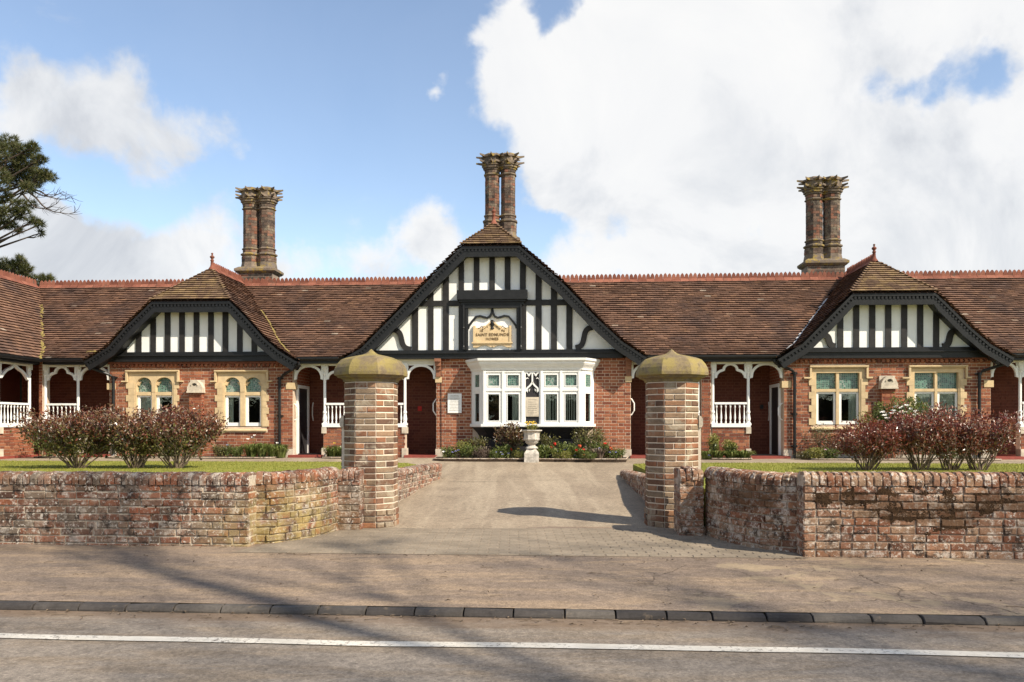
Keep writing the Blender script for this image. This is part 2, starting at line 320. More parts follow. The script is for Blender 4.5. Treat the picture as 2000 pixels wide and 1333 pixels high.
# ------------------------------------------------------------------ mesh helpers
class MB:
    def __init__(s, xf=None): s.v = []; s.f = []; s.xf = xf
    def add(s, vs, fs):
        k = len(s.v)
        if s.xf is not None: vs = [tuple(s.xf @ Vector(q)) for q in vs]
        s.v.extend(vs); s.f.extend([tuple(i + k for i in f) for f in fs])
        return s
    def box(s, x0, x1, y0, y1, z0, z1):
        return s.add([(x0, y0, z0), (x1, y0, z0), (x1, y1, z0), (x0, y1, z0), (x0, y0, z1), (x1, y0, z1), (x1, y1, z1), (x0, y1, z1)],
                     [(0, 1, 5, 4), (1, 2, 6, 5), (2, 3, 7, 6), (3, 0, 4, 7), (4, 5, 6, 7), (3, 2, 1, 0)])
    def prism(s, poly, y0, y1):
        n = len(poly)
        vs = [(x, y0, z) for x, z in poly] + [(x, y1, z) for x, z in poly]
        return s.add(vs, [tuple(range(n)), tuple(range(2 * n - 1, n - 1, -1))] + [(i, i + n, (i + 1) % n + n, (i + 1) % n) for i in range(n)])
    def slab(s, poly, z0, z1, poly2=None):
        n = len(poly); p2 = poly2 or poly
        vs = [(x, y, z0) for x, y in poly] + [(x, y, z1) for x, y in p2]
        return s.add(vs, [tuple(range(n - 1, -1, -1)), tuple(range(n, 2 * n))] + [(i, (i + 1) % n, (i + 1) % n + n, i + n) for i in range(n)])
    def ribbon(s, pts, w, y0, y1, ends=True):
        A, B = [], []
        n = len(pts)
        for i, (x, z) in enumerate(pts):
            a = pts[max(0, i - 1)]; b = pts[min(n - 1, i + 1)]
            tx, tz = b[0] - a[0], b[1] - a[1]; l = math.hypot(tx, tz) or 1
            nx, nz = -tz / l * w / 2, tx / l * w / 2
            A.append((x + nx, z + nz)); B.append((x - nx, z - nz))
        vs = [(x, y0, z) for x, z in A] + [(x, y0, z) for x, z in B] + [(x, y1, z) for x, z in A] + [(x, y1, z) for x, z in B]
        fs = []
        for i in range(n - 1):
            fs += [(i, i + 1, n + i + 1, n + i), (2 * n + i, 3 * n + i, 3 * n + i + 1, 2 * n + i + 1),
                   (i, 2 * n + i, 2 * n + i + 1, i + 1), (n + i, n + i + 1, 3 * n + i + 1, 3 * n + i)]
        fs += [(0, n, 3 * n, 2 * n), (n - 1, 3 * n - 1, 4 * n - 1, 2 * n - 1)]
        return s.add(vs, fs)
    def tube(s, pts, r, n=6, cap=True):
        pts = [Vector(p) for p in pts]; m = len(pts)
        rs = r if isinstance(r, (list, tuple)) else [r] * m
        vs = []
        up = Vector((0, 0, 1))
        for i, p in enumerate(pts):
            t = (pts[min(m - 1, i + 1)] - pts[max(0, i - 1)])
            t = t.normalized() if t.length > 1e-9 else up
            a = t.cross(Vector((0.31, 0.87, 0.38)) if abs(t.z) > .8 else up)
            a.normalize(); b = t.cross(a)
            for k in range(n):
                q = 2 * math.pi * k / n
                vs.append(tuple(p + (a * math.cos(q) + b * math.sin(q)) * rs[i]))
        fs = [(i * n + k, i * n + (k + 1) % n, (i + 1) * n + (k + 1) % n, (i + 1) * n + k) for i in range(m - 1) for k in range(n)]
        if cap: fs += [tuple(range(n - 1, -1, -1)), tuple(range((m - 1) * n, m * n))]
        return s.add(vs, fs)
    def lathe(s, prof, n, cx=0, cy=0, ph=0.0, cap=True):
        vs = []
        for r, z in prof:
            for k in range(n):
                q = ph + 2 * math.pi * k / n
                vs.append((cx + r * math.cos(q), cy + r * math.sin(q), z))
        m = len(prof)
        fs = [(i * n + k, i * n + (k + 1) % n, (i + 1) * n + (k + 1) % n, (i + 1) * n + k) for i in range(m - 1) for k in range(n)]
        if cap: fs += [tuple(range(n - 1, -1, -1)), tuple(range((m - 1) * n, m * n))]
        return s.add(vs, fs)
    def mesh(s, name, mat, smooth=False, recalc=True):
        me = bpy.data.meshes.new(name)
        me.from_pydata([tuple(q) for q in s.v], [], s.f)
        if recalc and len(s.f) < 60000:
            bm = bmesh.new(); bm.from_mesh(me); bmesh.ops.recalc_face_normals(bm, faces=bm.faces); bm.to_mesh(me); bm.free()
        me.materials.append(mat)
        if smooth: me.shade_smooth()
        me.update()
        return me
def put(name, me, parent=None, kind=None, label=None, cat=None, group=None, mw=None):
    o = bpy.data.objects.new(name, me); col.objects.link(o)
    if parent: o.parent = parent
    if mw is not None: o.matrix_local = mw
    if kind: o['kind'] = kind
    if label: o['label'] = label
    if cat: o['category'] = cat
    if group: o['group'] = group
    return o
def obj(name, mb, mat, parent=None, kind=None, label=None, cat=None, group=None, smooth=False, recalc=True):
    return put(name, mb.mesh(name, mat, smooth, recalc), parent, kind, label, cat, group)
def empty(name, loc=(0, 0, 0), rz=0, label=None, cat=None, group=None):
    o = put(name, None, None, None, label, cat, group); o.location = loc; o.rotation_euler = (0, 0, rz)
    o.empty_display_size = .2
    return o
def gpt(px, py, z):
    Y = (CAMZ - z) * FPX / (py - HY); return ((px - CX) / FPX * Y, Y)
def wpt(px, py, Y): return Vector(((px - CX) / FPX * Y, Y, CAMZ + (HY - py) / FPX * Y))
rnd = random.uniform

# ------------------------------------------------------------------ ground, road, pavement, drive
def sheet(name, pts, z, mat, kind='structure'):
    mb = MB(); mb.add([(x, y, z) for x, y in pts], [tuple(range(len(pts)))])
    return obj(name, mb, mat, None, kind, recalc=False)
sheet('ground', [(-400, -400), (400, -400), (400, 600), (-400, 600)], -.19, M['field'])
TS = -.068
def sy(y0, x): return y0 + TS * x
KY = 5.73
def strip(name, ya, yb, z, mat, xa=-60, xb=60, kind='structure'):
    return sheet(name, [(xa, sy(ya, xa)), (xb, sy(ya, xb)), (xb, sy(yb, xb)), (xa, sy(yb, xa))], z, mat, kind)
strip('road', -6.5, KY + .05, -.105, M['road'])
# worn edge line, a slightly wavering strip
mb = MB(); n = 160; xs = [-20 + 40 * i / n for i in range(n + 1)]
for i, x in enumerate(xs):
    w = .012 * math.sin(x * 1.3) + .008 * math.sin(x * 3.1 + 1)
    mb.v += [(x, sy(5.0, x) - .055 + w + rnd(-.004, .004), -.099), (x, sy(5.0, x) + .055 + w + rnd(-.004, .004), -.099)]
mb.f = [(2 * i, 2 * i + 2, 2 * i + 3, 2 * i + 1) for i in range(n)]
obj('edge_line', mb, M['line'], None, 'structure', recalc=False)
# pavement: a gently uneven grid from the kerb to the garden walls
mb = MB(); nx, ny = 120, 14
for j in range(ny + 1):
    for i in range(nx + 1):
        x = -30 + 60 * i / nx; t = j / ny
        y = sy(KY + .09 + t * 4.3, x)
        z = -.055 + .055 * min(1, t * 2.2)
        mb.v.append((x, y, z))
mb.f = [(j * (nx + 1) + i, j * (nx + 1) + i + 1, (j + 1) * (nx + 1) + i + 1, (j + 1) * (nx + 1) + i) for j in range(ny) for i in range(nx)]
pavement = obj('pavement', mb, M['pavement'], None, 'structure', smooth=True, recalc=False)
# kerb of separate stones
ang = math.atan(TS)
mb = MB().box(-30, 30, 0.01, .08, -.12, -.03); mb.xf = None
kerb = obj('kerb', mb, M['gutter_dirt'], None, 'structure'); kerb.location = (0, KY + .01, -.066); kerb.rotation_euler.z = ang
def chamfer_box(jx=.0, cx=.03, cz=.1, dep=1.0, jit=.012):
    # unit block: x,z in -.5..+.5, front at y=0, back at y=dep, front edges eased
    a = .5
    def q(x, y, z): return (x + rnd(-jit, jit), y, z + rnd(-jit * 1.6, jit * 1.6))
    o = [q(-a, .006, -a), q(a, .006, -a), q(a, .006, a), q(-a, .006, a)]
    i = [q(-a + cx, rnd(-.002, .003), -a + cz), q(a - cx, rnd(-.002, .003), -a + cz), q(a - cx, rnd(-.002, .003), a - cz), q(-a + cx, rnd(-.002, .003), a - cz)]
    b = [(-a, dep, -a), (a, dep, -a), (a, dep, a), (-a, dep, a)]
    return MB().add(o + i + b, [(4, 5, 6, 7), (0, 1, 5, 4), (1, 2, 6, 5), (2, 3, 7, 6), (3, 0, 4, 7), (8, 9, 1, 0), (9, 10, 2, 1), (10, 11, 3, 2), (11, 8, 0, 3)])
kprof = [(0, -.09), (0, -.028), (.012, -.010), (.035, .004), (.06, .008), (.09, .008), (.09, -.09)]
kms = []
for k in range(4):
    mb = MB(); n = len(kprof); vs = []
    for x in (-.5, -.488, .488, .5):
        for (y, z) in kprof:
            e = .004 if abs(x) == .5 else 0
            vs.append((x, y + e + rnd(-.004, .004), z - e + rnd(-.004, .004)))
    fs = [(s * n + i, s * n + (i + 1) % n, (s + 1) * n + (i + 1) % n, (s + 1) * n + i) for s in range(3) for i in range(n)]
    fs += [tuple(range(n)), tuple(range(4 * n - 1, 3 * n - 1, -1))]
    kms.append(mb.add(vs, fs).mesh('kerb_stone', M['kerb']))
x = -6.0
while x < 6.0:
    l = rnd(.345, .365) if x < .8 else rnd(.30, .42)
    tilt = rnd(-.004, .004) if x < .8 else rnd(-.022, .022)
    o = put('kerb_stone', random.choice(kms), kerb, mw=Matrix.Translation((x + l / 2, -.012, .0)) @ Matrix.Rotation(tilt + rnd(-.006, .006), 4, 'Z') @ Matrix.Rotation(rnd(-.02, .02) + tilt, 4, 'Y') @ Matrix.Diagonal((l - .010, 1, 1, 1)))
    x += l
mb = MB().box(-30, -6.0, -.012, .08, -.09, .01).box(6.0, 30, -.012, .08, -.09, .01)
obj('kerb_run', mb, M['kerb'], kerb)

# drive
gz = [(7, 0.0), (9.9, 0.0), (12.4, .06), (16, .22), (18, .36), (19.6, .455), (60, .455)]
def gY(y):
    for (a, za), (b, zb) in zip(gz, gz[1:]):
        if y <= b: return za + (zb - za) * max(0, (y - a)) / (b - a)
    return .455
def ground_z(x, y):
    z = gY(y)
    if y > 15.5:
        k = min(1, max(0, (abs(x - .3) - 2.4) / 2.0)); k = k * k * (3 - 2 * k) * min(1, (y - 15.5) / 1.5)
        z = z + (.452 - z) * k
    return z
mb = MB(); rows = [9.85 + .25 * i for i in range(50)]
cols_n = 60
for y in rows:
    xa, xb = (-1.95, 2.35) if y < 15.6 else (-16., 16.)
    if y < 15.6: xs = [xa + (xb - xa) * i / cols_n for i in range(cols_n + 1)]
    else: xs = [xa + (xb - xa) * i / cols_n for i in range(cols_n + 1)]
    for x in xs: mb.v.append((x, y, ground_z(x, y) + .006 * math.sin(x * 2.1) * math.sin(y * 1.7)))
m1 = cols_n + 1
for j in range(len(rows) - 1):
    if rows[j] < 15.6 <= rows[j + 1]: continue
    for i in range(cols_n): mb.f.append((j * m1 + i, j * m1 + i + 1, (j + 1) * m1 + i + 1, (j + 1) * m1 + i))
jb = max(j for j, y in enumerate(rows) if y < 15.6)
k = len(mb.v)
y2 = rows[jb + 1] + .01
mb.v += [(-1.95, rows[jb], gY(rows[jb])), (2.35, rows[jb], gY(rows[jb])), (2.35, y2, gY(y2) + .002), (-1.95, y2, gY(y2) + .002)]
mb.f.append((k, k + 1, k + 2, k + 3))
obj('driveway', mb, M['drive'], None, 'structure', smooth=True, recalc=False)
# block-paved apron
apoly = [(-2.75, 8.02), (0.0, 7.83), (2.74, 7.645), (2.74, 8.1), (2.5, 8.3), (2.33, 8.6), (2.3, 9.9), (-2.05, 9.9), (-2.3, 9.1), (-2.55, 8.7)]
apron = sheet('paved_apron', apoly, .0015, M['joint'])
def inside(x, y, poly):
    c = False; n = len(poly)
    for i in range(n):
        (x1, y1), (x2, y2) = poly[i], poly[(i + 1) % n]
        if (y1 > y) != (y2 > y) and x < (x2 - x1) * (y - y1) / (y2 - y1) + x1: c = not c
    return c
pms = []
for k in range(5):
    mb = MB(); a, c = .5, .03
    zj = [rnd(-.0015, .0015) for _ in range(4)]
    mb.add([(-a, -a, -.012), (a, -a, -.012), (a, a, -.012), (-a, a, -.012), (-a + c, -a + c * 2, zj[0]), (a - c, -a + c * 2, zj[1]), (a - c, a - c * 2, zj[2]), (-a + c, a - c * 2, zj[3])],
           [(4, 5, 6, 7), (0, 1, 5, 4), (1, 2, 6, 5), (2, 3, 7, 6), (3, 0, 4, 7)])
    pms.append(mb.mesh('paving_block', M['paver']))
cnt = 0; rest = MB()
bl, bw = .205, .103
yy = 7.888; r = 0
spots = []
while yy < 10.2:
    xx = -2.9 + (bl / 2 if r % 2 else 0)
    while xx < 3.0:
        wy = yy + TS * xx
        if sum(inside(xx + dx, wy + dy, apoly) for dx in (-.09, .09) for dy in (-.045, .045)) > 2 and wy < 9.88: spots.append((xx, wy))
        xx += bl
    yy += bw; r += 1
spots.sort(key=lambda q: q[1])
for i, (x, y) in enumerate(spots):
    mw = Matrix.Translation((x, y, .0065 + rnd(-.001, .001))) @ Matrix.Rotation(ang + rnd(-.008, .008), 4, 'Z') @ Matrix.Diagonal((bl - .007, bw - .007, 1, 1))
    if i < 296: put('paving_block', random.choice(pms), apron, mw=mw)
    else:
        rest.xf = mw; me = random.choice(pms); rest.add([tuple(v.co) for v in me.vertices], [tuple(p.vertices) for p in me.polygons])
rest.xf = None
if rest.f: obj('paving_blocks', rest, M['paver'], apron, 'stuff')
# lawns
lawnL = [(-22, 9.95), (-2.75, 8.75), (-2.55, 8.95), (-2.3, 9.6), (-2.2, 10.2), (-1.98, 12.4), (-1.72, 15.9), (-2.2, 17.2), (-3.2, 17.75), (-22, 19.0)]
lawnR = [(2.85, 8.25), (22, 6.9), (22, 16.2), (4.2, 17.3), (2.9, 17.15), (2.45, 16.6), (2.28, 12.6), (2.4, 9.6)]
for nm, poly in (('lawn', lawnL), ('lawn', lawnR)):
    mb = MB().slab(poly, -.05, .458)
    obj(nm, mb, M['lawn'], None, 'structure')
def in_view(x, y, m=.1): return abs(x) < y * (.625 + m)
mb = MB()
for poly in (lawnL, lawnR):
    got = 0
    while got < 26000:
        x, y = rnd(-13, 13), rnd(11.5, 19)
        if not inside(x, y, poly) or not in_view(x, y): 
            if not inside(x, y, poly): continue
            continue
        a = rnd(0, 6.28); h = rnd(.012, .032); w = rnd(.004, .008)
        dx, dy = math.cos(a) * w, math.sin(a) * w
        mb.add([(x - dx, y - dy, .456), (x + dx, y + dy, .456), (x + rnd(-.012, .012), y + rnd(-.012, .012), .456 + h)], [(0, 1, 2)]); got += 1
obj('grass', mb, M['blade'], None, 'stuff', 'short mown grass blades over the two lawns', 'grass', recalc=False)

# ------------------------------------------------------------------ brick walls round the garden
def resample(path):
    P = [Vector((x, y)) for x, y in path]; L = [0]
    for a, b in zip(P, P[1:]): L.append(L[-1] + (b - a).length)
    def at(s):
        s = max(-.5, min(L[-1] + .5, s))
        for i in range(len(P) - 1):
            if s <= L[i + 1] or i == len(P) - 2:
                d = (P[i + 1] - P[i]) / (L[i + 1] - L[i]); p = P[i] + d * (s - L[i])
                return p.x, p.y, math.atan2(d.y, d.x)
    return at, L[-1]
def smooth_path(path, n=24):
    out = []; P = [path[0]] + list(path) + [path[-1]]
    for i in range(1, len(P) - 2):
        for k in range(n // (len(path) - 1)):
            t = k / (n // (len(path) - 1)); a, b, c, d = P[i - 1], P[i], P[i + 1], P[i + 2]
            out.append(tuple(.5 * ((2 * b[j]) + (-a[j] + c[j]) * t + (2 * a[j] - 5 * b[j] + 4 * c[j] - d[j]) * t * t + (-a[j] + 3 * b[j] - 3 * c[j] + d[j]) * t ** 3) for j in (0, 1)))
    out.append(path[-1]); return out
def brick_set(mat, n=9, jit=.025):
    return [chamfer_box(cx=.035, cz=.10, dep=.05, jit=jit).mesh('brick', mat) for _ in range(n)]
def coping_set(mat, depth, h, n=7):
    out = []
    for k in range(n):
        prof = [(-.012, 0), (-.016, h * .45), (.0, h * .74), (.035, h * .93), (.085, h), (depth - .085, h), (depth - .03, h * .92), (depth, h * .7), (depth + .012, h * .4), (depth + .01, 0)]
        mb = MB(); vs = []; m = len(prof)
        for x in (-.5, -.38, .38, .5):
            e = .010 if abs(x) == .5 else 0
            for (y, z) in prof:
                cy = depth / 2
                vs.append((x, y + (e if y < cy else -e) + rnd(-.005, .005), z - (e if z > h * .3 else 0) + rnd(-.006, .006)))
        fs = [(s * m + i, s * m + i + 1, (s + 1) * m + i + 1, (s + 1) * m + i) for s in range(3) for i in range(m - 1)]
        fs += [tuple(range(m)), tuple(range(4 * m - 1, 3 * m - 1, -1))]
        mb.add(vs, fs); out.append(mb.mesh('coping_brick', mat))
    return out
def garden_wall(name, label, path, zb, zt, mats, cop_h=.125, depth=.235, ch=.076, group=None, cat='wall', ext=None, pattern='flemish', bulge=True):
    """zb, zt: ground and top height as functions of arc length"""
    bm, mm = mats
    at, L = resample(path)
    x0, y0, a0 = at(0)
    root = empty(name, (x0, y0, zb(0)), 0, label, cat, group); root['kind'] = 'thing'
    org = Vector((x0, y0, zb(0)))
    mb = MB(); n = max(2, int(L / .12)); ring = []
    for i in range(n + 1):
        s = L * i / n; x, y, a = at(s)
        for off in (.0105, depth - .012):
            px, py = x - math.sin(a) * off, y + math.cos(a) * off
            ring.append((px - org.x, py - org.y, min(zb(s), zt(s) - .2) - .08 - org.z)); ring.append((px - org.x, py - org.y, zt(s) - .03 - org.z))
    fs = []
    for i in range(n):
        b = 4 * i
        fs += [(b, b + 4, b + 5, b + 1), (b + 2, b + 3, b + 7, b + 6), (b + 1, b + 5, b + 7, b + 3)]
    fs += [(0, 1, 3, 2), (4 * n, 4 * n + 2, 4 * n + 3, 4 * n + 1)]
    mb.add(ring, fs); obj('mortar', mb, mm, root)
    bs = brick_set(bm); cs = coping_set(bm, depth, cop_h)
    nb = 0
    rows = int((max(zt(0) - zb(0), zt(L) - zb(L)) - cop_h) / ch) + 2
    for r in range(rows):
        s = 0.0; k = r % 2
        seq = (.225, .113) if r % 2 else (.113, .225)
        first = True
        while s < L - .02:
            l = seq[k % 2] * rnd(.95, 1.05); k += 1
            if pattern == 'mixed' and random.random() < .3: l = .225
            if first and r % 2 == 0: l = rnd(.10, .17)
            first = False
            if s + l > L - .05: l = L - s
            mid = s + l / 2; x, y, a = at(mid)
            zc = zt(mid) - cop_h - r * ch - ch / 2
            if zc + ch * .5 > zb(mid) + .012:
                w = rnd(-.006, .003)
                mw = Matrix.Translation((x - math.sin(a) * w - org.x, y + math.cos(a) * w - org.y, zc - org.z + rnd(-.003, .003))) @ Matrix.Rotation(a + rnd(-.012, .012), 4, 'Z') @ Matrix.Rotation(rnd(-.012, .012), 4, 'Y') @ Matrix.Diagonal((l - rnd(.010, .017), 1, ch - rnd(.011, .018), 1))
                put('brick', random.choice(bs), root, mw=mw); nb += 1
            s += l
    s = 0
    while s < L - .01:
        l = rnd(.068, .082)
        if s + l > L - .03: l = L - s
        x, y, a = at(s + l / 2); w = rnd(-.004, .006)
        mw = Matrix.Translation((x - math.sin(a) * w - org.x, y + math.cos(a) * w - org.y, zt(s + l / 2) - cop_h - org.z + rnd(-.004, .004))) @ Matrix.Rotation(a + rnd(-.02, .02), 4, 'Z') @ Matrix.Rotation(rnd(-.02, .02), 4, 'Y') @ Matrix.Diagonal((l - rnd(.005, .009), 1, 1, 1))
        put('coping_brick', random.choice(cs), root, mw=mw); s += l
    # end faces: bricks returning on the two ends
    for s, sg in ((0, 1), (L, -1)):
        x, y, a = at(s)
        for r in range(rows):
            zc = zt(s) - cop_h - r * ch - ch / 2
            if zc + ch * .5 < zb(s) + .012: continue
            for (o, l) in (((.0, depth),) if r % 2 else ((.0, depth / 2), (depth / 2, depth / 2))):
                m = o + l / 2
                px, py = x - math.sin(a) * m, y + math.cos(a) * m
                mw = Matrix.Translation((px - org.x - math.cos(a) * .004 * sg, py - org.y - math.sin(a) * .004 * sg, zc - org.z)) @ Matrix.Rotation(a - sg * math.pi / 2, 4, 'Z') @ Matrix.Diagonal((l - .012, 1, ch - .012, 1))
                put('brick', random.choice(bs), root, mw=mw)
    if ext:   # the run that leaves the picture, as one mass of bricks
        mb = MB(); (xa, xb) = ext; x0e, y0e, a = at(0 if xa < x0 else L)
        for r in range(rows + 1):
            s = xa + (.06 if r % 2 else 0)
            while s < xb:
                l = .225 if random.random() < .6 else .113
                e = min(s + l, xb); zc = zt(0) - cop_h - r * ch
                yy = y0e + TS * (s - x0e)
                if r == rows: pass
                elif zc > zb(0): mb.box(s - org.x, e - .012 - org.x, yy - org.y + rnd(-.003, .003), yy + depth - org.y, zc - ch + .012 - org.z, zc - org.z)
                s += l
        s = xa
        while s < xb:
            yy = y0e + TS * (s - x0e)
            mb.box(s - org.x, min(s + .068, xb) - org.x, yy - .01 - org.y, yy + depth + .01 - org.y, zt(0) - cop_h - org.z, zt(0) - org.z + rnd(-.01, 0)); s += .076
        obj('bricks', mb, bm, root, 'stuff')
    return root
LM = (M['old_left'], M['old_mortar']); RM = (M['old_right'], M['old_mortar_dark'])
xa = -5.55
GW1 = garden_wall('garden_wall', 'straight low brick garden wall beside the yellow-stained curved wall', [(xa, 8.40 + TS * (xa + 2.71)), (-2.70, 8.40)], lambda s: 0., lambda s: .755, LM, ext=(-9.5, -5.56), pattern='mixed')
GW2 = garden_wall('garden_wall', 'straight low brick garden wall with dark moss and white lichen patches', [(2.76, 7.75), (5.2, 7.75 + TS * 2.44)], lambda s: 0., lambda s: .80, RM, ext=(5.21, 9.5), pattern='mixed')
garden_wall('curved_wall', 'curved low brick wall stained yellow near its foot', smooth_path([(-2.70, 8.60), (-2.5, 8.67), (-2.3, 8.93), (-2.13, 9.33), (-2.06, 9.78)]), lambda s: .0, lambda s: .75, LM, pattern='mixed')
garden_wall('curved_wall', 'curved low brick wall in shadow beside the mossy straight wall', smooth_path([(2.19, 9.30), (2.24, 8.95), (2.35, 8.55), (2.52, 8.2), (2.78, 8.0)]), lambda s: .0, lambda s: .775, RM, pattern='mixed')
from mathutils import noise as pn
def wall_moss(root, regions, yf, n, thr=.02):
    # cushions of dark moss clinging to bricks and joints alike
    mb = MB(); org = Vector(root.location); got = 0; tries = 0
    while got < n and tries < n * 60:
        tries += 1
        (cx, cz, rx, rz) = random.choice(regions)
        x, z = cx + rnd(-1, 1) * rx, cz + rnd(-1, 1) * rz
        q = ((x - cx) / rx) ** 2 + ((z - cz) / rz) ** 2
        v = pn.fractal(Vector((x * 6, z * 9, 3.1)), 1.0, 2.0, 4) - q * .55
        if v < thr: continue
        r = rnd(.005, .012) * (1 + .6 * min(1, max(0, v))); k = 6; y = yf(x)
        ring = [(x + math.cos(i * 6.283 / k) * r * rnd(.7, 1.3) - org.x, y + .004 - org.y, z + math.sin(i * 6.283 / k) * r * rnd(.7, 1.2) - org.z) for i in range(k)]
        mb.add(ring + [(x - org.x, y - r * .35 - org.y, z + r * .2 - org.z)], [(i, (i + 1) % k, k) for i in range(k)]); got += 1
    obj('moss', mb, M['wall_moss'], root, 'stuff', recalc=False)
wall_moss(GW2, [(3.75, .46, .85, .17), (3.3, .57, .55, .09), (4.45, .54, .55, .15), (4.1, .34, .4, .13), (3.55, .40, .35, .10)], lambda x: 7.75 + TS * (x - 2.76), 7500, -.10)
wall_moss(GW2, [(3.9, .50, 1.2, .26)], lambda x: 7.75 + TS * (x - 2.76), 700, .05)
wall_moss(GW1, [(-4.0, .60, 1.3, .10), (-3.5, .40, .9, .25)], lambda x: 8.40 + TS * (x + 2.70), 170, .12)
def drive_wall(label, path, z0, z1, mats):
    at, L = resample(path)
    garden_wall('drive_wall', label, path, lambda s: ground_z(at(s)[0], at(s)[1]), lambda s: z0 + (z1 - z0) * s / L, mats, cop_h=.10, depth=.22)
drive_wall('low sunlit wall running along the drive from the pier with pale bricks', [(-1.77, 10.55), (-1.75, 12.4), (-1.58, 14.4), (-1.38, 16.0)], .60, .515, LM)
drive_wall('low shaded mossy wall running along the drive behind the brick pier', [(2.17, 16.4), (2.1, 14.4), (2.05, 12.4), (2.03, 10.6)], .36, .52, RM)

# low round-topped end piers
def end_pier(label, cx, cy, w, dep, z1, mats):
    bm, mm = mats
    root = empty('end_pier', (cx, cy, 0), R(-3.5), label, 'pier')
    mb = MB().box(-w / 2 + .012, w / 2 - .012, .012, dep - .012, -.05, z1 - .12); obj('mortar', mb, mm, root)
    bs = brick_set(bm, 6)
    ch = .076; z = z1 - .13; r = 0
    while z > .02:
        for side, (ox, oy, a, l) in enumerate(((0, 0, 0, w), (w / 2, dep / 2, math.pi / 2, dep), (-w / 2, dep / 2, -math.pi / 2, dep))):
            for (o, ll) in (((0, l),) if (r + side) % 2 else ((-l * .2, l * .6), (l * .3, l * .4))):
                mw = Matrix.Translation((ox, oy, z - ch / 2)) @ Matrix.Rotation(a, 4, 'Z') @ Matrix.Translation((o, rnd(-.003, .004), 0)) @ Matrix.Diagonal((ll - .012, 1, ch - .012, 1))
                put('brick', random.choice(bs), root, mw=mw)
        z -= ch; r += 1
    cs = coping_set(bm, dep, .13)
    for i in range(4):
        mw = Matrix.Translation((-w / 2 + w * (i + .5) / 4, 0, z1 - .13 - (.02 if i in (0, 3) else 0))) @ Matrix.Diagonal((w / 4 - .006, 1, 1, 1))
        put('coping_brick', random.choice(cs), root, mw=mw)
end_pier('small round-topped brick pier ending the yellow-stained curved wall', -1.94, 9.72, .28, .3, .735, LM)
end_pier('small round-topped brick pier ending the shaded curved wall', 2.02, 9.2, .27, .5, .765, RM)

# octagonal gate piers
def gate_pier(label, cx, cy, outer):
    root = empty('gate_pier', (cx, cy, 0), R(-3.0), label, 'gate pier', 'octagonal gate piers')
    ap = .312; side = 2 * ap * math.tan(math.pi / 8); top = 1.775; ch = .0752
    rr = lambda a: a / math.cos(math.pi / 8)
    mb = MB().lathe([(rr(ap - .0075), -.05), (rr(ap - .0075), top)], 8, 0, 0, math.pi / 8); obj('mortar', mb, M['pier_mortar'], root)
    bs = brick_set(M['pier'], 10, .012)
    n = int(round(top / ch)); ch = top / n
    for r in range(n):
        z = top - (r + .5) * ch - .004
        for f in range(8):
            th = f * math.pi / 4
            nx, ny = math.sin(th), -math.cos(th)
            e = .0 if r < n - 3 else .012
            if f == (2 if outer > 0 else 6) and z < 1.22: e = .036
            for (o, l) in (((0., side),) if (r + f) % 2 else ((-side * .22, side * .56), (side * .28, side * .44)) if r % 4 < 2 else ((side * .22, side * .56), (-side * .28, side * .44))):
                mw = Matrix.Rotation(th, 4, 'Z') @ Matrix.Translation((o, -ap - e + rnd(-.005, .0), z)) @ Matrix.Rotation(rnd(-.006, .006), 4, 'Y') @ Matrix.Diagonal((l - rnd(.010, .014), 1, ch - rnd(.012, .016), 1))
                put('brick', random.choice(bs), root, mw=mw)
    # stub of a former higher wall on the outer side
    th = -outer * math.pi / 2
    sx = outer
    mb = MB().box(sx * (ap - .02), sx * (ap + .028), -.126, .126, -.02, 1.22)
    obj('wall_stub', mb, M['pier_mortar'], root)
    prof = [(0, 0), (.036, 0), (.05, .03), (.05, .10), (.03, .135), (.0, .15)]
    mb = MB(); mb.add([(sx * (ap + x), y, 1.22 + z) for y in (-.15, .15) for x, z in prof],
                      [tuple(range(6)), tuple(range(11, 5, -1))] + [(i, (i + 1) % 6, (i + 1) % 6 + 6, i + 6) for i in range(6)])
    obj('stub_stone', mb, M['stone_pale'], root)
    # ogee stone cap
    prof = [(ap - .02, top - .004), (ap + .010, top + .008), (ap + .012, top + .03), (ap + .045, top + .05), (ap + .075, top + .056), (ap + .075, top + .068), (ap + .112, top + .085), (ap + .115, top + .118),
            (ap + .112, top + .135), (ap + .102, top + .178), (ap + .078, top + .225), (ap + .035, top + .278), (ap - .02, top + .302), (ap - .09, top + .322), (ap - .16, top + .338), (ap - .212, top + .350), (ap - .248, top + .366), (ap - .275, top + .388), (ap - .298, top + .412), (.004, top + .42)]
    mb = MB().lathe([(rr(r), z) for r, z in prof], 8, 0, 0, math.pi / 8)
    obj('cap', mb, M['cap'], root)
    return root
gate_pier('octagonal brick gate pier with domed stone cap beside the low sunlit drive wall', -1.755, 10.22, -1)
gate_pier('octagonal brick gate pier with domed stone cap beside the low shaded drive wall', 1.99, 10.22, 1)

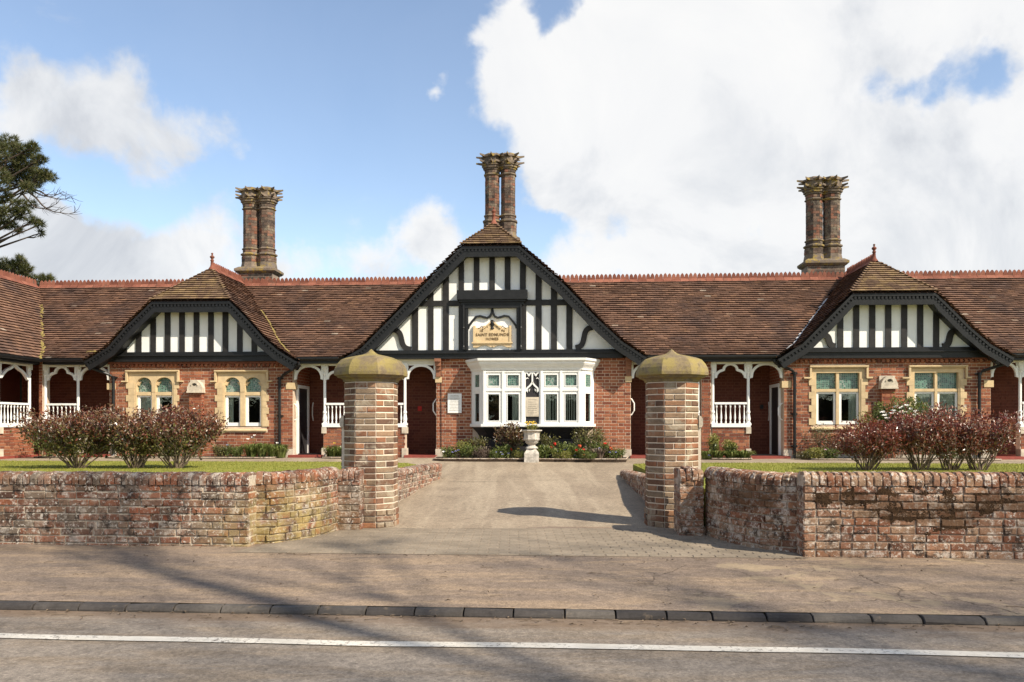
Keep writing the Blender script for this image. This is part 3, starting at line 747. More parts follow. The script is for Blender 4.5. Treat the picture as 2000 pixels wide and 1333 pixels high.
# ------------------------------------------------------------------ the almshouse (local frame: x along the front, y into the house)
TH = R(3.5); BY = 20.0; cT, sT = math.cos(TH), math.sin(TH)
def F(px, py, d=0.0):
    a = (px - CX) / FPX
    u = (a * (BY + d * cT) - d * sT) / (cT + a * sT)
    Y = BY - u * sT + d * cT
    return u, CAMZ + (HY - py) / FPX * Y
def U(px, d=0.0): return F(px, 800, d)[0]
def Z(px, py, d=0.0): return F(px, py, d)[1]
def to_world(u, d, z=0): return Vector((u * cT + d * sT, BY - u * sT + d * cT, z))
GZ = .47
house = empty('almshouse', (0, BY, 0), -TH, 'long single-storey red brick almshouse with half-timbered gables and tall twin chimneys', 'house')
ME = .30; DR = 2.8                       # eave overhang, ridge depth
ZE = Z(1000, 697, -ME); ZR = Z(1000, 552, DR)
mprof = [(-ME, ZE), (-ME + .35, ZE + .205), (-ME + .75, ZE + .485), (DR, ZR)]
def main_z(d):
    for (a, za), (b, zb) in zip(mprof, mprof[1:]):
        if d <= b: return za + (zb - za) * (d - a) / (b - a)
    return ZR - (d - DR) * .75
def main_d(z):
    for (a, za), (b, zb) in zip(mprof, mprof[1:]):
        if z <= zb: return a + (b - a) * (z - za) / (zb - za)
    return DR
# --- gable outlines, read at the bargeboard plane
DB = -.42
def poly_px(pts, d): return [F(x, y, d) for x, y in pts]
GAB = []
for tag, Lp, Rp in (
    ('left', [(163, 705), (181, 694), (209, 677), (241, 640), (296, 587)], [(582, 705), (546, 683), (519, 660), (481, 617), (449, 586)]),
    ('centre', [(663, 702), (703, 679), (749, 633), (825, 556), (901, 480)], [(1265, 697), (1218, 666), (1168, 620), (1102, 552), (1016, 477)]),
    ('right', [(1518, 700), (1540, 686), (1565, 670), (1610, 625), (1664, 571)], [(1982, 697), (1937, 671), (1900, 640), (1850, 590), (1827, 570)])):
    L = poly_px(Lp, DB); Rr = poly_px(Rp, DB)
    zc = (L[-1][1] + Rr[-1][1]) / 2; L[-1] = (L[-1][0], zc); Rr[-1] = (Rr[-1][0], zc)
    uc = (L[-1][0] + Rr[-1][0]) / 2; hw = (Rr[-1][0] - L[-1][0]) / 2
    zr = zc + hw * 1.0
    GAB.append(dict(tag=tag, L=L, R=Rr, zc=zc, uc=uc, hw=hw, zr=zr, da=DB + hw * 1.28))
def gable_top(g, u):
    pts = g['L'] + [(g['uc'], g['zr'])] + g['R'][::-1]
    if u <= pts[0][0] or u >= pts[-1][0]: return -9
    for (a, za), (b, zb) in zip(pts, pts[1:]):
        if a <= u <= b: return za + (zb - za) * (u - a) / (b - a)
    return -9
# --- wing on the left, running towards the street
UW = U(78, -ME); WR = 2.05; WSL = (ZR - ZE) / WR
def wing_top(u):
    if u >= UW: return -9
    return ZE + min(UW - u, WR) * WSL
UE = 16.0
# --- roof
mb = MB()
def sheet4(a, b, c, d): mb.add([a, b, c, d], [(0, 1, 2, 3)])
UL = UW - WR
EPS = .03
for (a, za), (b, zb) in zip(mprof, mprof[1:]):
    segs = [(UL, UE)]
    if a < 0:
        segs = []; s = UW
        for g in GAB: segs.append((s, g['L'][0][0] + .25)); s = g['R'][0][0] - .25
        segs.append((s, UE))
    for (s0, s1) in segs: sheet4((s0, a, za - EPS), (s1, a, za - EPS), (s1, b, zb - EPS), (s0, b, zb - EPS))
sheet4((UL - 3, DR, ZR - EPS), (UE, DR, ZR - EPS), (UE, 6.2, 2.6), (UL - 3, 6.2, 2.6))
roof = obj('roof', mb, M['underlay'], house)
TW, TG = .168, .104
tiles = MB()
def tile_rows(dst, prof, place, trange, skip=None, gauge=TG):
    """prof: list of (h, z) bottom to top; place(h, z, t) -> local point; trange(h, z) -> (t0, t1)"""
    cum = [0]
    for a, b in zip(prof, prof[1:]): cum.append(cum[-1] + math.hypot(b[0] - a[0], b[1] - a[1]))
    def at(s):
        s = min(max(s, 0), cum[-1])
        for i in range(len(prof) - 1):
            if s <= cum[i + 1] + 1e-9:
                k = (s - cum[i]) / (cum[i + 1] - cum[i]); a, b = prof[i], prof[i + 1]
                h, z = a[0] + (b[0] - a[0]) * k, a[1] + (b[1] - a[1]) * k
                l = cum[i + 1] - cum[i]
                return h, z, (-(b[1] - a[1]) / l, (b[0] - a[0]) / l)
    n = int(cum[-1] / gauge) + 1
    for r in range(n):
        h0, z0, n0 = at(r * gauge); h1, z1, n1 = at(r * gauge + gauge + .03)
        if n0[1] < 0: n0 = (-n0[0], -n0[1])
        if n1[1] < 0: n1 = (-n1[0], -n1[1])
        t0, t1 = trange(h0, z0)
        t = t0 - (r % 2) * TW / 2
        while t < t1:
            e = min(t + TW, t1); b = max(t, t0); t += TW
            if e - b < .02: continue
            if skip and skip(h0, z0, (b + e) / 2): continue
            lo = .046 + rnd(-.005, .007); hi = .002; dz = rnd(-.004, .004)
            A = [place(h0 + n0[0] * lo, z0 + n0[1] * lo + (dz if q == 0 else -dz), tt) for q, tt in ((0, b + .002), (1, e - .002))]
            B = [place(h1 + n1[0] * hi, z1 + n1[1] * hi, tt) for tt in (e - .002, b + .002)]
            C = [place(h0 + n0[0] * (lo - .018), z0 + n0[1] * (lo - .018), tt) for tt in (b + .002, e - .002)]
            dst.add(A + B + C, [(0, 1, 2, 3), (4, 5, 1, 0)])
tile_rows(tiles, mprof, lambda h, z, t: (t, h, z), lambda h, z: (UL, UE - .1),
          lambda h, z, t: any(gable_top(g, t) > z + .02 for g in GAB) or (t < UW and wing_top(t) > z + .03))
wprof = [(UW, ZE), (UW - .25, ZE + .25 * WSL), (UL, ZR)]
wprof = [(UW + .0, ZE - .0), (UL, ZR)]
tile_rows(tiles, wprof, lambda h, z, t: (h, t, z), lambda h, z: (-8.0, main_d(z) + .1))
for g in GAB:
    for side in ('L', 'R'):
        prof = g[side] + [(g['uc'], g['zr'])]
        def tr(h, z, g=g):
            d0 = DB - .05
            if z > g['zc']: d0 = DB - .05 + (z - g['zc']) / (g['zr'] - g['zc']) * (g['da'] - DB)
            return d0, (main_d(z) + .15 if z < ZR - .05 else DR + (.9 if g['tag'] == 'centre' else .1))
        tile_rows(tiles, prof, lambda h, z, t: (h, t, z), tr)
obj('tiling', tiles, M['tile'], roof, 'stuff', recalc=False)
# sheets under the gable and wing tiles
mb = MB()
for g in GAB:
    for side in ('L', 'R'):
        prof = g[side]
        for (a, za), (b, zb) in zip(prof, prof[1:]):
            mb.add([(a, DB + .02, za - .035), (b, DB + .02, zb - .035), (b, main_d(zb) + .3, zb - .035), (a, main_d(za) + .3, za - .035)], [(0, 1, 2, 3)])
        c = prof[-1]; dd = DR + (1.0 if g['tag'] == 'centre' else .1)
        mb.add([(c[0], DB + .02, c[1] - .035), (g['uc'], g['da'], g['zr'] - .035), (g['uc'], dd, g['zr'] - .035), (c[0], dd, c[1] - .035)], [(0, 1, 2, 3)])
    mb.add([(g['L'][-1][0], DB + .02, g['zc'] - .035), (g['R'][-1][0], DB + .02, g['zc'] - .035), (g['uc'], g['da'], g['zr'] - .035)], [(0, 1, 2)])
g = GAB[1]   # rear end of the centre gable's roof
mb.add([(g['L'][0][0] + 1, DR + 1.0, 3.2), (g['R'][0][0] - 1, DR + 1.0, 3.2), (g['R'][-1][0], DR + 1.0, g['zc'] - .035), (g['uc'], DR + 1.0, g['zr'] - .035), (g['L'][-1][0], DR + 1.0, g['zc'] - .035)], [(0, 1, 2, 3, 4)])
for (a, za), (b, zb) in zip(wprof, wprof[1:]):
    mb.add([(a, -8, za - .03), (b, -8, zb - .03), (b, main_d(zb) + .2, zb - .03), (a, main_d(za) + .2, za - .03)], [(0, 1, 2, 3)])
mb.add([(UL, -8, ZR - .03), (UL - WR, -8, ZE - .03), (UL - WR, 4, ZE - .03), (UL, 4, ZR - .03)], [(0, 1, 2, 3)])
obj('roof_boarding', mb, M['underlay'], roof, 'stuff', recalc=False)
# hip-end tiles, one by one
tms = []
for k in range(5):
    lo = .044 + rnd(-.003, .005)
    tms.append(MB().add([(-.5, 0, lo + rnd(-.003, .003)), (.5, 0, lo + rnd(-.003, .003)), (.5, TG + .03, .004), (-.5, TG + .03, .004), (-.5, 0, lo - .018), (.5, 0, lo - .018)],
               [(0, 1, 2, 3), (4, 5, 1, 0)]).mesh('tile', M['tile_hip'], recalc=False))
for g in GAB:
    v = Vector((0, g['da'] - DB, g['zr'] - g['zc'])); ln = v.length; v.normalize(); nrm = Vector((1, 0, 0)).cross(v)
    rows = int(ln / TG)
    for r in range(rows):
        k = r * TG / ln; half = g['hw'] * (1 - k) + .04
        u0 = g['uc'] - half; u1 = g['uc'] + half
        base = Vector((0, DB - .06, g['zc'])) + v * (r * TG)
        t = u0 - (r % 2) * TW / 2
        while t < u1:
            a, b = max(t, u0), min(t + TW, u1); t += TW
            if b - a < .03: continue
            mw = Matrix(((1, v.x, nrm.x, (a + b) / 2), (0, v.y, nrm.y, base.y), (0, v.z, nrm.z, base.z), (0, 0, 0, 1))) @ Matrix.Rotation(rnd(-.015, .015), 4, 'Z') @ Matrix.Diagonal((b - a - .004, 1, 1, 1))
            put('tile', random.choice(tms), roof, mw=mw)
# crested ridge tiles
RL = .232
rms = []
for k in range(4):
    mb = MB(); p = [(-RL / 2 + .003, .0), (-RL / 2 + .003, .075)]
    for c in (-RL / 4, RL / 4):
        q = rnd(-.008, .006)
        p += [(c - .052, .085), (c - .047, .125), (c - .03, .155), (c, .185 + q), (c + .03, .155), (c + .047, .125), (c + .052, .085)]
    p += [(RL / 2 - .003, .075), (RL / 2 - .003, .0)]
    mb.prism(p, -.013, .013)
    x0, x1 = -RL / 2 + .003, RL / 2 - .003
    mb.add([(x0, -.12, -.075), (x1, -.12, -.075), (x1, -.02, .032), (x0, -.02, .032), (x1, .02, .032), (x0, .02, .032), (x1, .12, -.075), (x0, .12, -.075)], [(0, 1, 2, 3), (3, 2, 4, 5), (5, 4, 6, 7)])
    rms.append(mb.mesh('ridge_tile', M['ridge']))
def ridge_run(p0, p1):
    d = (p1 - p0); L = d.length; d.normalize(); n = int(L / RL)
    rot = d.to_track_quat('X', 'Z').to_matrix().to_4x4()
    for i in range(n):
        p = p0 + d * (i + .5) * RL
        put('ridge_tile', random.choice(rms), roof, mw=Matrix.Translation(p + Vector((0, 0, rnd(-.006, .006)))) @ rot @ Matrix.Rotation(rnd(-.012, .012), 4, 'Y'))
ridge_run(Vector((UL, DR, ZR + .02)), Vector((GAB[1]['uc'] - 1.0, DR, ZR + .02)))
ridge_run(Vector((GAB[1]['uc'] + 1.0, DR, ZR + .02)), Vector((U(2000, DR) + .6, DR, ZR + .02)))
ridge_run(Vector((UL, -3.4, ZR + .02)), Vector((UL, DR, ZR + .02)))
for g in (GAB[0], GAB[2]): ridge_run(Vector((g['uc'], g['da'] + .05, g['zr'] + .02)), Vector((g['uc'], DR, g['zr'] + .02)))
ridge_run(Vector((GAB[1]['uc'], GAB[1]['da'] + .05, GAB[1]['zr'] + .02)), Vector((GAB[1]['uc'], DR + .9, GAB[1]['zr'] + .02)))
# finials
fm = MB().lathe([(.11, -.07), (.09, .0), (.055, .05), (.042, .10), (.036, .19), (.045, .20), (.05, .215), (.036, .23), (.03, .26), (.055, .285), (.062, .305), (.05, .325), (.022, .345), (.018, .37), (.03, .385), (.026, .40), (.008, .415)], 10).mesh('finial', M['ridge'], True)
for g in GAB: put('finial', fm, roof, mw=Matrix.Translation((g['uc'], g['da'] - .02, g['zr'] + .02)))
# lead and moss in the valleys
def valley(g, side, mat, name, z0, z1, w):
    mb = MB(); pts = []
    n = 26
    for i in range(n + 1):
        z = z0 + (z1 - z0) * i / n
        prof = g[side] + [(g['uc'], g['zr'])]
        for (a, za), (b, zb) in zip(prof, prof[1:]):
            if za <= z <= zb: u = a + (b - a) * (z - za) / (zb - za)
        pts.append((u, main_d(z), z + .03))
    s = -1 if side == 'L' else 1
    for i in range(n):
        a, b = pts[i], pts[i + 1]; k = w * rnd(.5, 1.3); j = w * rnd(.2, .6)
        mb.add([(a[0] + s * k, a[1] - .05, a[2] + .012), (a[0] - s * j * .3, a[1] - .05, a[2] + .03), (b[0] - s * j * .3, b[1] - .05, b[2] + .025), (b[0] + s * k * rnd(.7, 1), b[1] - .05, b[2] + .01)], [(0, 1, 2, 3)])
    obj(name, mb, mat, roof)
valley(GAB[2], 'L', M['lead'], 'valley_lead', ZE + .12, ZE + 1.6, .05)
valley(GAB[0], 'R', M['moss'], 'valley_moss', ZE + .1, ZE + 1.4, .05)
def moss_lumps(pts, n, r, zs=.5):
    mb = MB()
    for _ in range(n):
        p = random.choice(pts); q = rnd(.4, 1) * r
        c = (p[0] + rnd(-r, r) * 1.2, p[1] + rnd(-.04, .04), p[2] + .02 + rnd(-.02, .03))
        k = 6; vs = [(c[0] + math.cos(a * 6.283 / k) * q * rnd(.7, 1.2), c[1] - .012 + math.sin(a * 6.283 / k) * q * .5, c[2] + math.sin(a * 6.283 / k) * q * .7 * rnd(.7, 1.2)) for a in range(k)]
        mb.add(vs + [(c[0], c[1] - q * .35, c[2] + q * .3)], [(i, (i + 1) % k, k) for i in range(k)])
    return mb
vp = []
for i in range(60):
    z = ZE + (ZR - ZE) * .75 * (i / 60) ** 1.4; vp.append((UW - (z - ZE) / WSL, main_d(z) - .02, z))
for i in range(12): vp.append((UW + 1.0 + i * .09, -ME + .3, main_z(-ME + .3)))
obj('roof_moss', moss_lumps(vp, 170, .055), M['moss'], roof, 'stuff')

# --- gables: timber, plaster and bargeboards
DP = -.06                                # plaster plane
def inner_top(pts):
    def f(u):
        if u <= pts[0][0]: return pts[0][1]
        if u >= pts[-1][0]: return pts[-1][1]
        for (a, za), (b, zb) in zip(pts, pts[1:]):
            if a <= u <= b: return za + (zb - za) * (u - a) / (b - a)
    return f
def cell(ua, ub, z0, top, pts, zcap=None):
    us = sorted(set([ua] + [p[0] for p in pts if ua < p[0] < ub] + [ub] + [ua + (ub - ua) * i / 24 for i in range(25)]))
    ok = [u for u in us if top(u) > z0 + .004]
    if len(ok) < 2: return None
    keep = [u for u in ok if u in (ok[0], ok[-1]) or any(abs(u - p[0]) < 1e-9 for p in pts)]
    if zcap is not None: keep = ok
    tp = [(u, top(u) if zcap is None else min(zcap, top(u))) for u in keep]
    return [(ok[0], z0), (ok[-1], z0)] + tp[::-1]
def offset_poly(pts, w):
    out = []
    for i, p in enumerate(pts):
        a = pts[max(0, i - 1)]; b = pts[min(len(pts) - 1, i + 1)]
        tx, tz = b[0] - a[0], b[1] - a[1]; l = math.hypot(tx, tz)
        # mitre factor
        m = 1.0
        if 0 < i < len(pts) - 1:
            v1 = Vector((p[0] - a[0], p[1] - a[1])).normalized(); v2 = Vector((b[0] - p[0], b[1] - p[1])).normalized()
            m = 1 / max(.5, math.sqrt(max(.05, (1 + v1.dot(v2)) / 2)))
        out.append((p[0] + tz / l * w * m, p[1] - tx / l * w * m))
    return out
def band(mb, A, B, y0, y1):
    n = len(A)
    vs = [(x, y0, z) for x, z in A] + [(x, y0, z) for x, z in B] + [(x, y1, z) for x, z in A] + [(x, y1, z) for x, z in B]
    fs = []
    for i in range(n - 1):
        fs += [(i, i + 1, n + i + 1, n + i), (2 * n + i, 3 * n + i, 3 * n + i + 1, 2 * n + i + 1), (i, 2 * n + i, 2 * n + i + 1, i + 1), (n + i, n + i + 1, 3 * n + i + 1, 3 * n + i)]
    fs += [(0, n, 3 * n, 2 * n), (n - 1, 3 * n - 1, 4 * n - 1, 2 * n - 1)]
    mb.add(vs, fs)
def s_brace(p0, p1, w, flip):
    pts = []
    for i in range(15):
        t = i / 14
        # from the bargeboard (p0) along a swan-neck to the beam (p1)
        x = p0[0] + (p1[0] - p0[0]) * (t ** 1.0 + .10 * math.sin(2 * math.pi * t)); z = p0[1] + (p1[1] - p0[1]) * (t - .12 * math.sin(2 * math.pi * t))
        pts.append((x, z))
    return MB().ribbon(pts, w, DP - .05, DP + .01)
def gable(g, inner_px, beam, studs, rail=None, label=None):
    """beam: (x0,x1,y_top,y_mid,y_bot) px"""
    ip = poly_px(inner_px, DP); top = inner_top(ip)
    zb = Z((beam[0] + beam[1]) / 2, beam[2], DP)
    z_mid = Z((beam[0] + beam[1]) / 2, beam[3], DP); z_bot = Z((beam[0] + beam[1]) / 2, beam[4], DP)
    ua, ub = U(beam[0], DP), U(beam[1], DP)
    mb = MB().box(ua - .12, ub + .12, DP - .09, .05, z_bot, z_mid - .012).box(ua - .05, ub + .05, DP - .06, DP + .06, z_mid, zb).box(ua - .15, ub + .15, DP - .14, DP, z_mid - .03, z_mid - .006)
    gab = obj('gable', mb, M['black'], house, label=label)
    mb = MB().prism([(ip[0][0] - .1, zb - .1)] + [(ip[0][0] - .1, ip[0][1])] + ip[1:-1] + [(ip[-1][0] + .1, ip[-1][1]), (ip[-1][0] + .1, zb - .1)], DP + .022, DP + .06)
    obj('backing', mb, M['black_timber'], gab)
    outl = g['L'] + g['R'][::-1]
    o1 = offset_poly(outl, .035); o2 = offset_poly(outl, .155); o3 = offset_poly(outl, .175); 
    o4 = offset_poly(outl, .28)
    mb = MB(); band(mb, o1, offset_poly(outl, .095), DB - .02, DB + .10); band(mb, offset_poly(outl, .095), o2, DB + .02, DB + .10); band(mb, o2, o4, DB + .0, DB + .045)
    band(mb, offset_poly(outl, .10), offset_poly(outl, .24), DB + .10, DP + .03)
    obj('bargeboard', mb, M['black'], gab)
    # dentils
    mb = MB()
    mid = offset_poly(outl, .125)
    for (a, b) in zip(mid, mid[1:]):
        l = math.hypot(b[0] - a[0], b[1] - a[1]); n = int(l / .085)
        for i in range(n):
            t = (i + .5) / n; x, z = a[0] + (b[0] - a[0]) * t, a[1] + (b[1] - a[1]) * t
            mb.xf = Matrix.Translation((x, DB + .0, z)) @ Matrix.Rotation(-math.atan2(b[1] - a[1], b[0] - a[0]), 4, 'Y')
            mb.box(-.024, .024, -.012, .03, -.03, .03)
    obj('dentil_course', mb, M['black'], gab, 'stuff')
    tiers = [(zb, None, studs)] if rail is None else rail
    for (z0, zcap, st) in tiers:
        st = [(U(a, DP), U(b, DP)) for a, b in st]
        for (a, b) in st:
            c = cell(a, b, z0, lambda u: top(u) + .10, ip, zcap)
            if c: obj('stud', MB().prism(c, DP - .03 + rnd(-.004, .004), DP + .01), M['black_timber'], gab)
        eds = [ip[0][0] - .1] + [q for s in st for q in s] + [ip[-1][0] + .1]
        for i in range(0, len(eds), 2):
            c = cell(eds[i] - .004, eds[i + 1] + .004, z0 - .01, lambda u: top(u) + .08, ip, zcap)
            if c: obj('plaster_panel', MB().prism(c, DP + rnd(-.002, .004), DP + .02), M['plaster'], gab)
    return gab, zb
gl, _ = gable(GAB[0], [(226, 688), (306, 609), (440, 609), (519, 688)], (226, 556, 688, 694, 707), [(238 + 28.2 * i, 248.6 + 28.2 * i) for i in range(10)])
zbr = Z(1745, 679, DP)
gr, _ = gable(GAB[2], [(1583, 680), (1672, 593), (1818, 592), (1903, 677)], (1566, 1922, 679, 686, 700), [(1635 + 31.2 * i, 1646.5 + 31.2 * i) for i in range(7)])
for (a, b) in (((1606, 655), (1631, 677)), ((1867, 646), (1840, 677))):
    obj('brace', s_brace(F(*a, DP), F(*b, DP), .14, 0), M['black_timber'], gr)
zb1 = Z(965, 684, DP); zr0 = Z(965, 598, DP); zr1 = Z(965, 587, DP)
low = [(805, 817), (836, 847), (865, 877), (896, 907), (1016, 1028), (1046, 1058), (1076, 1088), (1106, 1118)]
up = [(836, 847), (865, 877), (896, 906.5), (925.5, 936.4), (955.8, 966.7), (986, 997), (1015.5, 1027), (1046, 1058), (1076, 1088)]
gc, _ = gable(GAB[1], [(730, 684), (909, 504), (1013, 501), (1199, 678)], (726, 1206, 684, 689, 701), None, [(zb1, zr0, low), (zr1, None, up)])
mb = MB().box(U(818, DP), U(1110, DP), DP - .035, DP + .01, zr0, zr1)
obj('rail', mb, M['black_timber'], gc)
for (a, b) in (((766, 644), (803, 683)), ((1157, 640), (1124, 680))):
    obj('brace', s_brace(F(*a, DP), F(*b, DP), .13, 0), M['black_timber'], gc)
b0, b1 = U(892.5, DP - .2), U(1030, DP - .2); z0, z1 = Z(960, 585, DP - .2), Z(960, 567, DP - .2)
mb = MB().box(b0, b1, DP - .22, DP + .02, z0, z1).box(b0 + .05, b1 - .05, DP - .17, DP, z0 - .05, z0).box(b0 + .09, b1 - .09, DP - .12, DP, z0 - .12, z0 - .05)
obj('beam', mb, M['black'], gc)
f0, f1 = U(904, DP - .1), U(1019.5, DP - .1); i0, i1 = U(914, DP - .1), U(1008.5, DP - .1)
zt_ = Z(960, 594, DP - .1); zi = Z(960, 602, DP - .1)
mb = MB().box(f0, f0 + .05, DP - .14, DP, zb1, zt_).box(f0 + .06, i0, DP - .10, DP, zb1, zt_ - .03).box(f1 - .05, f1, DP - .14, DP, zb1, zt_).box(i1, f1 - .06, DP - .10, DP, zb1, zt_ - .03).box(f0 + .05, f1 - .05, DP - .12, DP, zi, zt_)
mb.box(f0 + .05, f0 + .06, DP - .06, DP, zb1, zt_ - .03).box(f1 - .06, f1 - .05, DP - .06, DP, zb1, zt_ - .03)
for x in (f0 + .025, f1 - .025):
    mb.lathe([(.03, zb1 + .0), (.03, zb1 + .06), (.018, zb1 + .1), (.018, zb1 + .5), (.034, zb1 + .52), (.018, zb1 + .55), (.018, zi)], 8, x, DP - .15)
fr = obj('sign_frame', mb, M['black'], gc)
# ogee hood inside the frame
mid = (i0 + i1) / 2; hw = (i1 - i0) / 2; zs = Z(960, 637, DP); zk = Z(960, 619, DP); zp = Z(960, 614, DP)
half = [(hw, zs - .06), (hw * .97, zs + .0), (hw * .86, zs + .09), (hw * .68, zk - .005), (hw * .5, zk + .012), (hw * .36, zk - .015), (hw * .22, zk - .03), (hw * .10, zk + .0), (hw * .03, zk + .08), (0, zi)]
mb = MB()
for s in (-1, 1): mb.ribbon([(mid + s * x, z) for x, z in half], .05, DP - .06, DP + .01)
obj('ogee_hood', mb, M['black'], gc)
# carved name stone
s0, s1 = U(924.5, DP), U(999, DP); sz0, sz1 = Z(960, 680, DP), Z(960, 641, DP); zap = Z(960, 626, DP)
sm = (s0 + s1) / 2; sw = s1 - s0
zl = sz0 + .14
poly = [(s0, zl), (s1, zl), (s1, sz1 + .05), (s1 - .06, sz1 + .05), (s1 - .06, sz1), (sm + .22, sz1), (sm + .22, sz1 + .05), (sm + .16, sz1 + .05), (sm, zap), (sm - .16, sz1 + .05), (sm - .22, sz1 + .05), (sm - .22, sz1), (s0 + .06, sz1), (s0 + .06, sz1 + .05), (s0, sz1 + .05)]
mb = MB().prism(poly, DP - .05, DP + .01).box(s0 - .03, s1 + .03, DP - .08, DP, zl - .035, zl)
mb.box(s0, s0 + .05, DP - .065, DP, zl, sz1 + .03).box(s1 - .05, s1, DP - .065, DP, zl, sz1 + .03)
lo = [(s0, sz0 + .01), (s0 + .1, sz0 + .01)] + [(s0 + .1 + (sm - .02 - s0 - .1) * t, sz0 + .01 + .05 * math.sin(math.pi * t)) for t in (.2, .4, .6, .8)] + [(sm - .02, sz0 + .01), (sm, sz0 + .05), (sm + .02, sz0 + .01)] + [(sm + .02 + (s1 - .1 - sm - .02) * t, sz0 + .01 + .05 * math.sin(math.pi * t)) for t in (.2, .4, .6, .8)] + [(s1 - .1, sz0 + .01), (s1, sz0 + .01), (s1, zl - .035), (s0, zl - .035)]
mb.prism(lo, DP - .045, DP + .005)
for s in (-1, 1): mb.ribbon([(sm + s * .22, sz1 - .02), (sm, zap - .03)], .03, DP - .075, DP - .04)
sg = obj('name_stone', mb, M['stone'], gc, label='carved cream name stone with gothic lettering under the ogee hood')
dk = M['brown_wood']
def text_mesh(s, size, x, y, z, parent, mat, name='lettering', ext=.006, sx=1.0):
    cu = bpy.data.curves.new('t', 'FONT'); cu.body = s; cu.size = size; cu.align_x = 'CENTER'; cu.extrude = ext; cu.resolution_u = 2
    cu.offset = .0015; cu.space_character = 1.08
    to = bpy.data.objects.new('t', cu); col.objects.link(to); bpy.context.view_layer.update()
    me = bpy.data.meshes.new_from_object(to.evaluated_get(bpy.context.evaluated_depsgraph_get())); bpy.data.objects.remove(to)
    me.materials.clear(); me.materials.append(mat)
    return put(name, me, parent, mw=Matrix.Translation((x, y, z)) @ Matrix.Rotation(R(90), 4, 'X') @ Matrix.Diagonal((sx, 1, 1, 1)))
M['carve'] = simple('carved_lettering', (.14, .09, .045), .9, .2)
text_mesh('SAINT EDMUNDS', .098, sm, DP - .052, zl + .145, sg, M['carve'])
text_mesh('HOMES', .09, sm, DP - .052, zl + .045, sg, M['carve'])
text_mesh('18', .085, s0 + .20, DP - .052, zl + .245, sg, M['carve'])
text_mesh('96', .085, s1 - .20, DP - .052, zl + .245, sg, M['carve'])
mb = MB()
for c in (s0 + .21, s1 - .21): mb.ribbon([(c - .09, zl + .325), (c - .04, zl + .345), (c, zl + .39), (c + .04, zl + .345), (c + .09, zl + .325)], .018, DP - .054, DP - .03)
mb.ribbon([(sm - .19, zl + .34), (sm - .15, zl + .375), (sm - .10, zl + .36)], .02, DP - .054, DP - .03).ribbon([(sm + .19, zl + .34), (sm + .15, zl + .375), (sm + .10, zl + .36)], .02, DP - .054, DP - .03)
obj('tracery', mb, M['carve'], sg)
mb = MB().lathe([(.01, -.11), (.05, -.09), (.03, -.04), (.045, .0), (.062, .05), (.05, .10), (.015, .13)], 8)
mb2 = MB(Matrix.Translation((sm, DP - .05, zl + .41)) @ Matrix.Diagonal((1, .6, 1, 1))); mb2.add(mb.v, mb.f)
obj('carved_boss', mb2, M['black'], sg)

# --- walls
def cut(a, b, holes):
    segs = [(a, b)]
    for (h0, h1) in holes:
        new = []
        for (s, e) in segs:
            if h1 <= s or h0 >= e: new.append((s, e)); continue
            if h0 > s: new.append((s, h0))
            if h1 < e: new.append((h1, e))
        segs = new
    return [q for q in segs if q[1] - q[0] > .004]
def core_boxes(mb, u0, u1, z0, z1, holes, y0, y1):
    zs = sorted({z0, z1} | {min(max(h[2], z0), z1) for h in holes} | {min(max(h[3], z0), z1) for h in holes})
    for a, b in zip(zs, zs[1:]):
        if b - a < 1e-4: continue
        hs = [(h[0], h[1]) for h in holes if h[2] < (a + b) / 2 < h[3]]
        for (s, e) in cut(u0, u1, hs): mb.box(s, e, y0, y1, a, b)
CH = .075
def lay(u0, u1, z0, z1, holes):
    n = int(round((z1 - z0) / CH)); ch = (z1 - z0) / n
    for r in range(n):
        a = z0 + r * ch; zc = a + ch / 2
        hs = [(h[0], h[1]) for h in holes if h[2] < zc < h[3]]
        for (s, e) in cut(u0, u1, hs):
            # flemish bond on a common grid
            per = .338; off = (r % 2) * per / 2
            k = math.floor((s - off) / per) - 1
            while k * per + off < e:
                b0 = k * per + off
                for (p, q) in ((b0, b0 + .225), (b0 + .225, b0 + .338)):
                    p2, q2 = max(p, s), min(q, e)
                    if q2 - p2 > .03: yield p2, q2, a, a + ch
                k += 1
def brick_box(mb, a, b, z0, z1, y0, y1, j=.0065):
    w = rnd(-.003, .003)
    mb.add([(a + j, y0 + w, z0 + j), (b - j, y0 + w, z0 + j), (b - j, y0 + w, z1 - j), (a + j, y0 + w, z1 - j), (a + j, y1, z0 + j), (b - j, y1, z0 + j), (b - j, y1, z1 - j), (a + j, y1, z1 - j)],
           [(0, 1, 2, 3), (4, 5, 1, 0), (3, 2, 6, 7), (5, 6, 2, 1), (4, 0, 3, 7)])
def front_wall(u0, u1, z0, z1, core_holes, brick_holes, single=False, depth=.3, bm='brick', mm='mortar', y=0.0, label=None):
    mb = MB(); core_boxes(mb, u0, u1, z0, z1, core_holes, y + .003, y + depth)
    w = obj('wall', mb, M[mm], house)
    if single:
        ms = brick_set(M[bm], 6, .006)
        nb = 0
        for (a, b, za, zb) in lay(u0, u1, z0, z1, brick_holes):
            put('brick', random.choice(ms), w, mw=Matrix.Translation(((a + b) / 2, y - .004 + rnd(-.002, .002), (za + zb) / 2)) @ Matrix.Diagonal((b - a - .013, .3, zb - za - .013, 1))); nb += 1
    else:
        mb = MB()
        for (a, b, za, zb) in lay(u0, u1, z0, z1, brick_holes): brick_box(mb, a, b, za, zb, y - .004, y + .01)
        obj('brickwork', mb, M[bm], w, 'stuff', recalc=False)
    return w
ZT = Z(385, 708); ZTR = Z(1745, 699)
